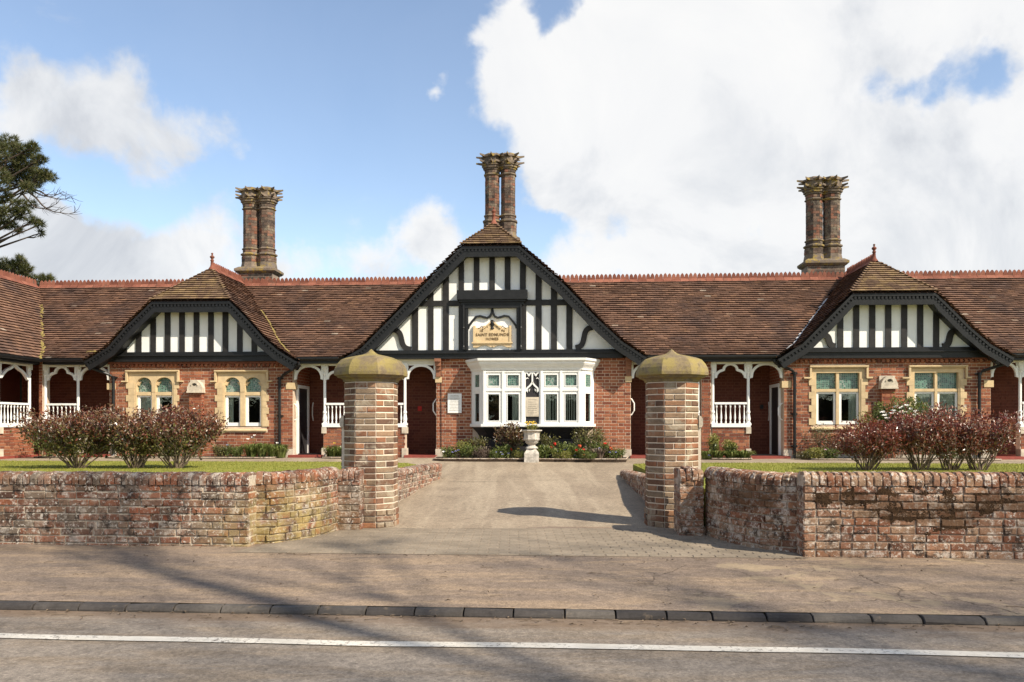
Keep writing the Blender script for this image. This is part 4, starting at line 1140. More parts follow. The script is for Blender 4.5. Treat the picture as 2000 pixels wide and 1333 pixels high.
# windows: dictionaries of px measures
WINS = [dict(o=(251, 346), hood=(247.5, 351, 723.5, 744, 239.5, 358.5), lights=((266.5, 296.5), (304, 337)), top=737.5, tl=766, tr=(766, 772.5), bot=832.5, sill=(833.5, 842), arch=True, key=0),
        dict(o=(424.5, 521), hood=(420.5, 525, 723.5, 744, 412.5, 533), lights=((438.7, 469.3), (478.3, 510)), top=737.5, tl=766, tr=(766, 772.5), bot=832.5, sill=(833.5, 842.5), arch=True, key=1),
        dict(o=(1584, 1690), hood=(1580.5, 1694.5, 714.5, 737, 1569, 1703), lights=((1594, 1633.5), (1639, 1678.5)), top=728.5, tl=759, tr=(760, 765.5), bot=829.5, sill=(830.5, 839), arch=False, key=2),
        dict(o=(1775, 1883), hood=(1773.5, 1888, 714, 737, 1761, 1895.5), lights=((1786, 1826), (1831, 1872)), top=728, tl=758.5, tr=(759.5, 765), bot=829, sill=(830, 838.5), arch=False, key=3)]
def win_u(w):
    c = (w['o'][0] + w['o'][1]) / 2
    return c
wh_core, wh_brick = [], []
for w in WINS:
    c = win_u(w)
    w['z'] = dict(ht=Z(c, w['hood'][2]), hs=Z(c, w['hood'][3]), top=Z(c, w['top']), tl=Z(c, w['tl']), tr0=Z(c, w['tr'][1]), tr1=Z(c, w['tr'][0]), bot=Z(c, w['bot']), s1=Z(c, w['sill'][0]), s0=Z(c, w['sill'][1]))
    w['u'] = (U(w['o'][0]), U(w['o'][1])); w['l'] = [(U(a), U(b)) for a, b in w['lights']]
    l0, l1 = w['l'][0][0], w['l'][1][1]; z = w['z']
    wh_core.append((l0 - .02, l1 + .02, z['bot'] - .02, z['top'] + .02))
    wh_brick.append((w['u'][0], w['u'][1], z['s0'], z['ht']))
ub0, ub1 = U(214), U(572)
leftwall = front_wall(ub0, ub1, GZ - .0, ZT, wh_core[:2], wh_brick[:2])
ur0, ur1 = U(1531), U(1935)
rightwall = front_wall(ur0, ur1, GZ, ZTR, wh_core[2:], wh_brick[2:])
uc0, uc1 = U(852), U(1232)
ubl, ubr = U(921), U(1160)
zbay0, zbay1 = Z(1040, 832), Z(1040, 700)
zct = Z(1040, 700)
centrewall = front_wall(uc0, uc1, GZ, zct, [(ubl + .08, ubr - .08, zbay0, zbay1 + .1)], [(ubl + .03, ubr - .03, GZ, zbay1 + .1)], single=True)
# flank walls into the porches, rear wall, ceiling, floor
PD = 1.35
mbk = simple('side_brick', (.22, .075, .04), .85, .3, 6., bmp=.3)
def side_brick():
    m, nt, b = base_mat('flank_brick', .85, .2); p = wpos(nt)
    s = node(nt, 'ShaderNodeSeparateXYZ', {0: p}); v = node(nt, 'ShaderNodeCombineXYZ', {0: s.outputs[1], 1: s.outputs[2]}).outputs[0]
    br = node(nt, 'ShaderNodeTexBrick', {'Vector': v, 'Color1': (.30, .09, .042, 1), 'Color2': (.22, .065, .035, 1), 'Mortar': (.40, .30, .22, 1), 'Scale': 1., 'Mortar Size': .005, 'Brick Width': .225, 'Row Height': .075})
    nt.links.new(br.outputs[0], b.inputs['Base Color']); return m
M['flank'] = side_brick()
for (u0, u1, zt) in ((ub0, ub1, ZT), (uc0, uc1, zct), (ur0, ur1, ZTR)):
    obj('flank_wall', MB().box(u0, u0 + .25, .302, PD + .2, GZ - .05, zt), M['flank'], house)
    obj('flank_wall', MB().box(u1 - .25, u1, .302, PD + .2, GZ - .05, zt), M['flank'], house)
ZC = ZE + .0
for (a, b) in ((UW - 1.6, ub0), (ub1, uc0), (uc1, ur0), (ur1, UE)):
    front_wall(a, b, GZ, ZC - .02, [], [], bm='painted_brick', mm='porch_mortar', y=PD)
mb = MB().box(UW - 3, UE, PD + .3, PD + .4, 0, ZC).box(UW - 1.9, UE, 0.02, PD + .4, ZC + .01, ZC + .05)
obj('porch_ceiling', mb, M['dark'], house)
mb = MB().box(UW - 1.9, UE, 0.03, PD + .1, .2, GZ + .045)
obj('porch_floor', mb, M['doorstep'], house)
# stone plinth blocks, kneelers and string courses
mb = MB()
sw_ = .16
def stone_block(u, z0, z1, w=.17, d=.03, parent=None): return obj('stone_block', MB().box(u - w / 2, u + w / 2, -d, .2, z0, z1), M['stone_pale'], parent or house)
for (u, par) in ((ub0 + .09, leftwall), (ub1 - .09, leftwall), (uc0 + .085, centrewall), (uc1 - .085, centrewall), (ur0 + .09, rightwall), (ur1 - .09, rightwall)):
    stone_block(u, GZ - .02, GZ + .20, .20, .025, par)
for (u, par) in ((ub0 + .05, leftwall), (ub1 - .06, leftwall), (ur0 + .06, rightwall), (ur1 - .05, rightwall)):
    obj('kneeler', MB().box(u - .11, u + .11, -.02, .2, 2.15, 2.31), M['stone'], par)
for (u, par) in ((uc0 + .06, centrewall), (uc1 - .06, centrewall)):
    obj('kneeler', MB().box(u - .08, u + .08, -.022, .2, 2.30, 2.44), M['stone'], par)
    mb = MB().prism([(-.0, 0)] and [(u - .055, 2.44), (u + .055, 2.44), (u + .055, 2.86), (u - .055, 2.86)], -.06, .02)
    mb.box(u - .065, u + .065, -.10, .02, 2.60, 2.70).box(u - .07, u + .07, -.16, .02, 2.70, 2.80).box(u - .075, u + .075, -.22, .02, 2.80, 2.875)
    obj('corbel', mb, M['brown_wood'], par)
def plinth(u0, u1, par): obj('plinth', MB().box(u0, u1, -.022, .05, GZ - .02, GZ + .085), M['stone_pale'], par)
plinth(ur0 + .2, ur1 - .2, rightwall)
for (u0, u1, zt, par) in ((ub0, ub1, ZT, leftwall), (ur0, ur1, ZTR, rightwall)):
    mb = MB().box(u0 - .01, u1 + .01, -.075, .01, zt - .045, zt + .01)
    obj('cornice', mb, M['ridge'], par)
    mb = MB(); x = u0 + .03
    while x < u1 - .05: mb.box(x, x + .055, -.06, .01, zt - .11, zt - .045); x += .112
    obj('corbel_course', mb, M['brick'], par, 'stuff')
# --- stone windows
def arch_pts(a, b, zs, zt, n=14):
    m, r = (a + b) / 2, (b - a) / 2
    return [(m - r * math.cos(math.pi * i / n), zs + (zt - zs) * math.sin(math.pi * i / n) ** .85) for i in range(n + 1)]
def curtain(par, a, b, z0, z1, y, mat='curtain', folds=7, amp=.02):
    mb = MB(); n = folds * 6
    for i in range(n + 1):
        u = a + (b - a) * i / n; w = amp * math.sin(i / 6 * 2 * math.pi) + rnd(-.003, .003)
        mb.v += [(u, y + w, z0), (u, y + w * .8, z1)]
    mb.f = [(2 * i, 2 * i + 2, 2 * i + 3, 2 * i + 1) for i in range(n)]
    return obj('curtain', mb, M[mat], par, smooth=True, recalc=False)
def stone_window(w, wall):
    u0, u1 = w['u']; z = w['z']; (a0, b0), (a1, b1) = w['l']
    ys = -.022; yb = .16; sp = .0
    mb = MB()
    if w['arch']:
        zs = z['top'] - (b0 - a0) * .52
        for (a, b) in w['l']:
            ar = arch_pts(a, b, zs, z['top'])
            xl = (u0 + .02) if a == a0 else (b0 + a1) / 2; xr = (u1 - .02) if a == a1 else (b0 + a1) / 2
            mb.prism([(xl, z['tr1']), (a, z['tr1']), (a, zs)] + ar[1:-1] + [(b, zs), (b, z['tr1']), (xr, z['tr1']), (xr, z['ht'] - .07), (xl, z['ht'] - .07)], ys + .012, yb)
            m = (a + b) / 2; r = (b - a) / 2
            for s in (-1, 1):    # cusps of the foiled head
                mb.prism([(m + s * r * 1.0, zs + .03), (m + s * r * .93, zs + .11), (m + s * r * .72, zs + .085), (m + s * r * .50, zs + .10), (m + s * r * .70, zs + .045), (m + s * r * .80, zs - .0)], .04, .09)
        mb.box(u0 + .02, a0, ys + .012, yb, z['bot'], z['tr1']).box(b1, u1 - .02, ys + .012, yb, z['bot'], z['tr1'])
        mb.box(b0, a1, ys + .02, yb, z['bot'], z['tr1'])
    else:
        mb.box(u0 + .02, u1 - .02, ys + .012, yb, z['top'], z['ht'] - .07)
        mb.box(u0 + .02, a0, ys + .012, yb, z['bot'], z['top']).box(b1, u1 - .02, ys + .012, yb, z['bot'], z['top'])
        mb.box(b0, a1, ys + .03, yb, z['bot'], z['top'])
    mb.box(a0, b0, ys + .035, yb, z['tr0'], z['tr1']).box(a1, b1, ys + .035, yb, z['tr0'], z['tr1'])
    win = obj('window', mb, M['stone'], house)
    # sill, hood mould, toothed jamb stones
    obj('sill', MB().add([(u0 + .0, ys - .03, z['s0'] + .03), (u1, ys - .03, z['s0'] + .03), (u1, yb, z['s1'] + .02), (u0, yb, z['s1'] + .02), (u0, ys - .03, z['s0']), (u1, ys - .03, z['s0']), (u1, yb, z['s0']), (u0, yb, z['s0'])], [(0, 1, 2, 3), (4, 5, 1, 0), (5, 6, 2, 1), (4, 0, 3, 7), (4, 7, 6, 5)]), M['stone'], win)
    h = w['hood']; hu0, hu1, s0_, s1_ = U(h[0]), U(h[1]), U(h[4]), U(h[5])
    mb = MB().box(hu0, hu1, -.085, .01, z['ht'] - .035, z['ht']).box(hu0 + .02, hu1 - .02, -.055, .01, z['ht'] - .06, z['ht'] - .035)
    for (a, b) in ((hu0, hu0 + .045), (hu1 - .045, hu1)): mb.box(a, b, -.07, .01, z['hs'], z['ht'] - .035)
    mb.box(s0_, hu0 + .045, -.075, .01, z['hs'] - .035, z['hs']).box(hu1 - .045, s1_, -.075, .01, z['hs'] - .035, z['hs'])
    obj('hood_mould', mb, M['stone'], win)
    n = 7; zj0 = z['s1'] - .0; zj1 = z['hs'] - .04; hgt = (zj1 - zj0) / n
    for i in range(n):
        e = .055 if i % 2 == 0 else -.005
        for s, uu, ue in ((-1, u0, a0), (1, u1, b1)):
            p, q = (uu - e, ue - .035) if s < 0 else (ue + .035, uu + e)
            obj('stone_block', MB().box(p, q, ys - rnd(0, .003), .1, zj0 + i * hgt + .002, zj0 + (i + 1) * hgt - .002), M['stone'], win)
    # leaded top lights and timber casements
    for k, (a, b) in enumerate(w['l']):
        zt = z['top']
        obj('leaded_pane', MB().box(a - .01, b + .01, .10, .108, z['tr1'] - .005, zt + .01), M['leaded'], win)
        fr = .048; za, zb = z['bot'] + .0, z['tr0'] - .0; y0, y1 = .05, .11
        if w['arch']: sh = -.0
        mb = MB().box(a + .004, a + fr + .02, y0, y1, za, zb).box(b - fr, b - .004, y0, y1, za, zb).box(a + fr + .02, b - fr, y0, y1, za, za + .085).box(a + fr + .02, b - fr, y0, y1, zb - fr, zb)
        obj('casement', mb, M['white'], win)
        obj('pane', MB().box(a + fr + .01, b - fr + .01, .078, .084, za + .07, zb - fr + .01), M['glass'], win)
        key = w['key']
        if (key, k) in ((0, 0),): curtain(win, a, b, za, zb, .125, folds=4, amp=.006)
        elif (key, k) == (0, 1): curtain(win, a, a + (b - a) * .25, za, zb, .125, folds=3)
        elif (key, k) == (1, 0): curtain(win, a, a + (b - a) * .45, za, zb, .125, folds=3)
        elif (key, k) == (2, 1): curtain(win, a + (b - a) * .55, b, za, zb, .125, folds=3)
        elif key == 3: curtain(win, a - .02, b + .02, za, zb, .125, folds=5)
    # room behind
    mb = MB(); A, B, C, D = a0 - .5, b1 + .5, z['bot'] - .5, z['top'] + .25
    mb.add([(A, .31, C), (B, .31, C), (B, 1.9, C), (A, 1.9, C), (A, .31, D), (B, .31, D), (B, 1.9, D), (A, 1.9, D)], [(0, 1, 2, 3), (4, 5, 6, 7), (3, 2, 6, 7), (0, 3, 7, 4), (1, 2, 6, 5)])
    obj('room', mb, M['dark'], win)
    return win
wo = [stone_window(w, leftwall if w['arch'] else rightwall) for w in WINS]
# paper hearts hanging in a window
mb = MB()
for (px, py, sc) in ((1837, 790, .055), (1844, 786, .05), (1852.5, 790, .055)):
    u, zz = F(px, py, .13)
    pts = [(u + sc * .5 * (16 * math.sin(t) ** 3) / 16, zz + sc * .5 * (13 * math.cos(t) - 5 * math.cos(2 * t) - 2 * math.cos(3 * t) - math.cos(4 * t)) / 16) for t in [i * 2 * math.pi / 20 for i in range(20)]]
    hh = obj('paper_heart', MB().prism(pts, .125, .131), M['white'], wo[3])
# carved vents on small piers between the windows
def vent(px0, px1, py0, py1, pyb, wall):
    d = -.14
    a, b = U(px0, d), U(px1, d); z1, z0 = Z(px0, py0, d), Z(px0, py1, d); zb = GZ
    m = (a + b) / 2
    p = obj('vent_pier', MB().box(a + .03, b - .03, d + .01, .0, zb, z0), M['flank'], house)
    mb = MB()
    for (x, y, za, zc) in lay(a + .025, b - .025, zb, z0 - .0, []): brick_box(mb, x, y, za, zc, d + .004, .0)
    obj('brickwork', mb, M['brick'], p, 'stuff', recalc=False)
    zt = z1; w = (b - a) / 2
    pr = [(m - w, z0), (m + w, z0), (m + w, z0 + (zt - z0) * .35), (m + w * .75, z0 + (zt - z0) * .75), (m + w * .35, zt), (m - w * .35, zt), (m - w * .75, z0 + (zt - z0) * .75), (m - w, z0 + (zt - z0) * .35)]
    mb = MB().prism(pr, d - .05, .0).box(m - w - .01, m + w + .01, d - .065, .0, z0 - .035, z0)
    mb.box(m - w * .95, m + w * .95, -.04, .0, z0, zt + .02)
    obj('vent_stone', mb, M['stone_pale'], p)
    zc = z0 + (zt - z0) * .62
    obj('vent_hole', MB().prism([(m + .045 * math.cos(t), zc + .03 * math.sin(t)) for t in [i * math.pi / 5 for i in range(10)]], d - .056, d - .04), M['dark'], p)
    obj('vent_lip', MB().ribbon([(m + .085 * math.cos(t), zc - .03 + .075 * math.sin(t)) for t in [.1 + i * (math.pi - .2) / 8 for i in range(9)]], .022, d - .068, d - .04), M['stone_pale'], p)
vent(367, 396, 743.5, 765, 806, leftwall)
vent(1720, 1752, 735.5, 757, 806, rightwall)

# --- bay window
DF = -.46
uL, uR = ubl, ubr; uLf, uRf = U(941.5, DF), U(1136.5, DF)
zS0, zS1 = Z(1040, 834.5, DF), Z(1040, 829.5, DF); zCb, zCt = Z(1040, 723, DF), Z(1040, 700.5, DF)
def plan(o): return [(uL - o, .03), (uL - o * .9, -.01 - o * .2), (uLf - o * .55, DF - o), (uRf + o * .55, DF - o), (uR + o * .9, -.01 - o * .2), (uR + o, .03)]
mb = MB()
hC = zCt - zCb
steps = [(0, .02), (.18, .035), (.3, .06), (.42, .09), (.55, .115), (.68, .125), (.80, .16), (1.0, .17)]
for (t0, o0), (t1, o1) in zip(steps, steps[1:]): mb.slab(plan(o0), zCb + hC * t0, zCb + hC * t1 - .001, plan(o1 - .004))
bay = obj('bay_window', mb, M['white'], house, label='white timber canted bay window with moulded cornice')
obj('sill', MB().slab(plan(.045), zS0 + .012, zS1 + .012).slab(plan(.03), zS0, zS0 + .012), M['white'], bay)
mb = MB()
zA = Z(1040, 858, DF + .1)
pb = [(uL + .0, .03), (uL + .01, -.03), (uLf - .01, DF + .02), (uRf + .01, DF + .02), (uR - .01, -.03), (uR, .03)]
pm = [(uL + .14, .03), (uL + .15, -.03), (uLf + .10, DF + .16), (uRf - .10, DF + .16), (uR - .15, -.03), (uR - .14, .03)]
pb2 = [(uL + .2, .03), (uL + .22, -.02), (uLf + .18, DF + .26), (uRf - .18, DF + .26), (uR - .22, -.02), (uR - .2, .03)]
mb.slab(pm, zA + .14, zS0 - .002, pb).slab(pb2, zA, zA + .14, pm).slab([(x, y) for x, y in pb2], GZ - .05, zA - .03)
mb.slab([(x + (.03 if x < 0 else -.03) * 0, y - .02) for x, y in pb2], zA - .03, zA - .002)
obj('apron', mb, M['grey_panel'], bay)
lightsx = [(951.8, 976.7), (989.7, 1015), (1064, 1089.6), (1102.7, 1128)]
zu0, zu1, zl0, zl1 = Z(1040, 755.3, DF), Z(1040, 731, DF), Z(1040, 823.5, DF), Z(1040, 768.6, DF)
cu0, cu1 = U(1026.6, DF), U(1052.8, DF)
holes = []
for a, b in lightsx:
    holes += [(U(a, DF), U(b, DF), zu0, zu1), (U(a, DF), U(b, DF), zl0, zl1)]
zp1 = Z(1040, 727.5, DF)
holes.append((cu0, cu1, zS1 + .012, zp1))
mb = MB(); core_boxes(mb, uLf + .005, uRf - .005, zS1 + .012, zCb, holes, DF + .02, DF + .075)
obj('frame', mb, M['white'], bay)
mb = MB()   # proud mullions, transom and glazing beads
for px in (946.5, 983, 1021, 1058.2, 1096, 1132):
    u = U(px, DF); mb.box(u - .028, u + .028, DF - .012, DF + .02, zS1 + .012, zCb - .02)
for (p, q) in ((946.5, 1021), (1058.2, 1132)):
    mb.box(U(p, DF), U(q, DF), DF - .004, DF + .02, Z(1040, 764, DF), Z(1040, 759.5, DF)).box(U(p, DF), U(q, DF), DF - .004, DF + .02, zCb - .05, zCb - .02)
    mb.box(U(p, DF), U(q, DF), DF - .006, DF + .02, zS1 + .012, zS1 + .045)
obj('mullion', mb, M['white'], bay)
for i, (a, b, z0, z1) in enumerate(holes[:-1]):
    if i % 2 == 0: obj('leaded_pane', MB().box(a - .01, b + .01, DF + .05, DF + .056, z0 - .01, z1 + .01), M['leaded'], bay)
    else: obj('pane', MB().box(a - .01, b + .01, DF + .05, DF + .056, z0 - .01, z1 + .01), M['glass'], bay)
    mbb = MB()
    fr = .02
    mbb.box(a, a + fr, DF + .005, DF + .02, z0, z1).box(b - fr, b, DF + .005, DF + .02, z0, z1).box(a + fr, b - fr, DF + .005, DF + .02, z0, z0 + fr).box(a + fr, b - fr, DF + .005, DF + .02, z1 - fr, z1)
    obj('casement', mbb, M['white'], bay)
# canted sides
for s, A, B in ((-1, Vector((uL, -.005, 0)), Vector((uLf, DF + .03, 0))), (1, Vector((uRf, DF + .03, 0)), Vector((uR, -.005, 0)))):
    d = B - A; L = d.length; xf = Matrix.Translation(A) @ Matrix.Rotation(math.atan2(d.y, d.x), 4, 'Z')
    hs = [(L * .30, L * .72, zu0, zu1), (L * .30, L * .72, zl0, zl1)]
    mb = MB(xf); core_boxes(mb, 0, L, zS1 + .012, zCb, hs, 0.0, .05); obj('side_frame', mb, M['white'], bay)
    mb = MB(xf).box(L * .2, L * .2 + .02, -.012, 0, zS1 + .012, zCb).box(L * .8, L * .8 + .02, -.012, 0, zS1 + .012, zCb).box(L * .2 + .02, L * .8, -.01, 0, Z(1040, 764, DF), Z(1040, 759.5, DF)); obj('side_moulding', mb, M['white'], bay)
    obj('leaded_pane', MB(xf).box(L * .29, L * .73, .02, .026, zu0, zu1), M['leaded'], bay); obj('pane', MB(xf).box(L * .29, L * .73, .02, .026, zl0, zl1), M['glass'], bay)
# blind centre panel with tracery and notice
cm = (cu0 + cu1) / 2; cw = cu1 - cu0
obj('blind_panel', MB().box(cu0 - .01, cu1 + .01, DF + .05, DF + .06, zS1, zp1 + .01), M['grey_panel'], bay)
mb = MB(); zo = Z(1040, 754, DF)
mb.box(cm - .018, cm + .018, DF + .022, DF + .05, zo + .05, zp1)
for s in (-1, 1):
    mb.ribbon([(cm, zo + .10), (cm + s * cw * .05, zo + .06), (cm + s * cw * .2, zo - .0), (cm + s * cw * .38, zo - .05), (cm + s * cw * .48, zo - .13)], .04, DF + .022, DF + .05)
    mb.ribbon([(cm + s * cw * .48, zp1 - .01), (cm + s * cw * .36, zp1 - .02), (cm + s * cw * .26, zp1 - .09)], .03, DF + .022, DF + .05)
    mb.ribbon([(cm + s * cw * .05, zp1 - .01), (cm + s * cw * .16, zp1 - .02), (cm + s * cw * .26, zp1 - .09)], .03, DF + .022, DF + .05)
    mb.ribbon([(cm + s * cw * .48, zp1 - .16), (cm + s * cw * .38, zp1 - .13), (cm + s * cw * .30, zp1 - .15)], .022, DF + .022, DF + .05)
    for t in (.16, .3): mb.prism([(cm + s * cw * t, zo - .04 - t * .15), (cm + s * cw * (t + .1), zo - .06 - t * .2), (cm + s * cw * (t + .06), zo - .11 - t * .2)], DF + .022, DF + .05)
obj('tracery', mb, M['white'], bay)
def notice(name, u0, u1, z0, z1, y, par, mat, rows, ink, label):
    p = obj(name, MB().box(u0, u1, y, y + .03, z0, z1), mat, par, label=label)
    mb = MB(); h = (z1 - z0) / (rows + 2)
    for r in range(rows):
        zz = z1 - h * (r + 1.4); x = u0 + (u1 - u0) * rnd(.12, .22); e = u1 - (x - u0)
        while x < e:
            l = rnd(.008, .022); mb.box(x, min(x + l, e), y - .0025, y, zz, zz + h * .30); x += l + rnd(.005, .009)
    obj('lettering', mb, ink, p, 'stuff')
M['ink'] = simple('worn_lettering', (.30, .27, .22), .8)
notice('notice_board', cu0 + .003, cu1 - .003, Z(1040, 814, DF), Z(1040, 776, DF), DF + .015, bay, M['stone_pale'], 7, M['ink'], 'pale engraved notice on the dark centre panel of the bay')
pl = empty('x'); bpy.data.objects.remove(pl)
notice('wall_plaque', U(874.5, -.03), U(901.5, -.03), Z(888, 807, -.03), Z(888, 769, -.03), -.035, centrewall, M['white'], 11, M['ink'], 'white rectangular wall plaque with rows of small lettering')
# room and curtains of the bay
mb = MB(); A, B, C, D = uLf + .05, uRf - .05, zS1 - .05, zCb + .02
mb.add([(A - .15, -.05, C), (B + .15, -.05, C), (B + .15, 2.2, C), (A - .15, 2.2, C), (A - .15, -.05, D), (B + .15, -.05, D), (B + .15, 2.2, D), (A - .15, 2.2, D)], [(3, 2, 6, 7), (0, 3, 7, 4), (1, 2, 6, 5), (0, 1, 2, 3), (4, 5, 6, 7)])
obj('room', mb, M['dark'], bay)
curtain(bay, U(1000, DF), U(1016, DF), zl0 - .05, zl1, DF + .10, folds=3)
curtain(bay, U(1062, DF), U(1076, DF), zl0 - .05, zl1, DF + .10, folds=3)
for i in range(11):
    a = U(1079 + i * 4.6, DF); curtain(bay, a, a + .025, zl0 - .05, zl1, DF + .10, folds=1, amp=.006)
for (px) in (957, 1009):
    mb = MB()
    for _ in range(26):
        c = Vector((U(px, DF) + rnd(-.09, .09), DF + .10 + rnd(-.02, .02), zl0 + .03 + rnd(0, .13))); r = rnd(.012, .024)
        mb.lathe([(r * .3, c.z - r), (r, c.z), (r * .3, c.z + r)], 5, c.x, c.y)
    o = obj('flower_arrangement', mb, M['white_petal'], bay)

# --- porches
BEAM0, BEAM1 = ZE - .14, ZE - .01
def turned_post(u, z0, z1, y=.06, par=None):
    h = z1 - z0
    prof = [(.055, 0), (.055, .05), (.05, .07), (.04, .09), (.052, .12), (.055, .16), (.045, .22), (.036, .28), (.048, .30), (.048, .33), (.035, .36), (.035, h * .55), (.034, h - .26), (.046, h - .24), (.046, h - .22), (.038, h - .20), (.042, h - .12), (.055, h - .04), (.055, h)]
    mb = MB().lathe([(r, z0 + z) for r, z in prof], 10, u, y)
    mb.box(u - .062, u + .062, y - .062, y + .062, z0 - .0, z0 + .05).box(u - .055, u + .055, y - .05, y + .05, z1 - .12, z1 + .03)
    return obj('post', mb, M['white'], par, smooth=False)
bal_me = None
def baluster(u, z0, z1, y, par, xf=None):
    h = z1 - z0; r = .021
    prof = [(r, 0), (r, h * .1), (r * .55, h * .14), (r * 1.05, h * .26), (r * 1.1, h * .34), (r * .6, h * .62), (r * .5, h * .8), (r * .9, h * .85), (r, h * .88), (r, h)]
    global bal_me
    if bal_me is None: bal_me = MB().lathe(prof, 8).mesh('baluster', M['white'], True)
    put('baluster', bal_me, par, mw=Matrix.Translation((u, y, z0)))
def trefoil(a, b, zs, zt):
    w = b - a; pts = []
    c1 = a + w * .28
    for i in range(8):
        t = i / 7 * math.pi / 2; pts.append((a + w * .28 * (1 - math.cos(t)), zs + (zt - zs) * .55 * math.sin(t)))
    pts = pts[:-1] + [(a + w * .27, zs + (zt - zs) * .56)]
    m = (a + b) / 2; r = w * .23
    for i in range(1, 12):
        t = math.pi - math.pi * i / 12; pts.append((m + r * math.cos(t), zs + (zt - zs) * (.56 + .44 * math.sin(t))))
    left = pts[:8]
    pts += [(a + b - x, z) for x, z in left[::-1]]
    return pts
def ogee(a, b, zs, zt):
    w = b - a; m = (a + b) / 2; L = []
    for i in range(11):
        t = i / 10
        x = a + w / 2 * t
        z = zs + (zt - zs) * (.62 * math.sin(min(1, t * 1.5) * math.pi / 2) + .38 * max(0, (t - .55) / .45) ** 1.8)
        L.append((x, z))
    return L + [(a + b - x, z) for x, z in L[:-1][::-1]]
def opening(par, a, b, zs, zt, kind, y0=.03, y1=.09, w=.06):
    pts = {'tre': trefoil, 'arch': lambda a, b, s, t: arch_pts(a, b, s, t, 18), 'ogee': ogee}[kind](a + .03, b - .03, zs, zt)
    obj('arch', MB().ribbon(pts, w, y0, y1), M['white'], par)
    # solid shoulders where the rib meets post and beam
    sh = MB()
    for x, s in ((a, 1), (b, -1)): sh.prism([(x, zs - .02), (x + s * .045, zs), (x + s * .05, BEAM0 + .002), (x, BEAM0 + .002)], y0 + .008, y1 - .008)
    sh.box(a + .06, b - .06, y0 + .012, y1 - .012, BEAM0 - .035, BEAM0 + .002)
    obj('spandrel', sh, M['white'], par)
def balustrade(par, a, b, zsill, zrail, n):
    obj('rail', MB().box(a, b, .02, .10, zrail - .05, zrail), M['white'], par)
    for i in range(n): baluster(a + (b - a) * (i + .5) / n, zsill, zrail - .05, .06, par)
def porch(u0, u1, bays, posts, piers, label=None):
    """bays: (u0,u1,kind,'open'|'rail')"""
    mb = MB().box(u0 + .002, u1 - .002, .025, .10, BEAM0, BEAM1).box(u0 + .002, u1 - .002, .0, .11, BEAM1 - .03, BEAM1 + .02)
    p = obj('porch', mb, M['cream'], house)
    zsill, zrail = ZS_, ZRL
    for u in posts: turned_post(u, ZS_, BEAM0, .06, p)
    for (a, b, kind, how) in bays:
        opening(p, a, b, ZSP, BEAM0 - .035 - (.0 if kind != 'arch' else -.0), kind)
        if how == 'rail':
            balustrade(p, a, b, ZS_ + .04, zrail, max(3, int(round((b - a) / .105))))
            obj('timber_sill', MB().box(a - .08, b + .08, -.03, .15, ZS_ - .045, ZS_ + .045), M['white'], p)
            w = obj('dwarf_wall', MB().box(a - .06, b + .06, .01, .2, GZ - .02, ZS_ - .045), M['mortar'], p)
            mb = MB()
            for (x, y, za, zc) in lay(a - .06, b + .06, GZ - .02, ZS_ - .046, []): brick_box(mb, x, y, za, zc, .0, .015)
            obj('brickwork', mb, M['brick'], p, 'stuff', recalc=False)
    for (a, b) in piers:
        mb = MB().box(a, b, .005, .3, GZ, BEAM1 - .0); pr = obj('brick_pier', mb, M['mortar'], p)
        mb = MB()
        for (x, y, za, zc) in lay(a, b, GZ, BEAM1 - .02, []): brick_box(mb, x, y, za, zc, -.006, .01)
        obj('brickwork', mb, M['brick'], p, 'stuff', recalc=False)
    return p
ZS_ = Z(1430, 831); ZRL = Z(1430, 786); ZSP = Z(1430, 738)
# left end porch
p = porch(U(78), ub0, [(U(89), U(147), 'tre', 'rail'), (U(152.5), ub0 - .02, 'arch', 'open')], [U(86), U(150)], [(U(76), U(83))])
stone = lambda u, par, w=.12: [obj('stone_block', MB().box(u - w / 2, u + w / 2, -.03, .2, a, b), M['stone_pale'], par) for a, b in ((GZ - .02, GZ + .22), (ZS_ - .20, ZS_ - .046))]
stone(U(148) + .02, p)
p = porch(ub1, uc0, [(ub1 + .02, U(630), 'arch', 'open'), (U(636), U(698), 'tre', 'rail'), (U(726), U(787), 'tre', 'rail'), (U(793), uc0 - .02, 'arch', 'open')], [U(633), U(701), U(723), U(790)], [(U(704), U(720))])
stone(U(634) - .01, p); stone(U(789) + .01, p)
p = porch(uc1, ur0, [(uc1 + .02, U(1296), 'arch', 'open'), (U(1302), U(1361), 'tre', 'rail'), (U(1396), U(1459), 'tre', 'rail'), (U(1466), ur0 - .02, 'arch', 'open')], [U(1299), U(1364.5), U(1393), U(1462.5)], [(U(1370), U(1389))])
stone(U(1300) - .01, p); stone(U(1461) + .01, p)
p = porch(ur1, UE, [(ur1 + .02, U(1991), 'arch', 'open'), (U(1998), U(2062), 'tre', 'rail')], [U(1995), U(2066)], [(U(2070), U(2088))])
stone(U(1998), p)
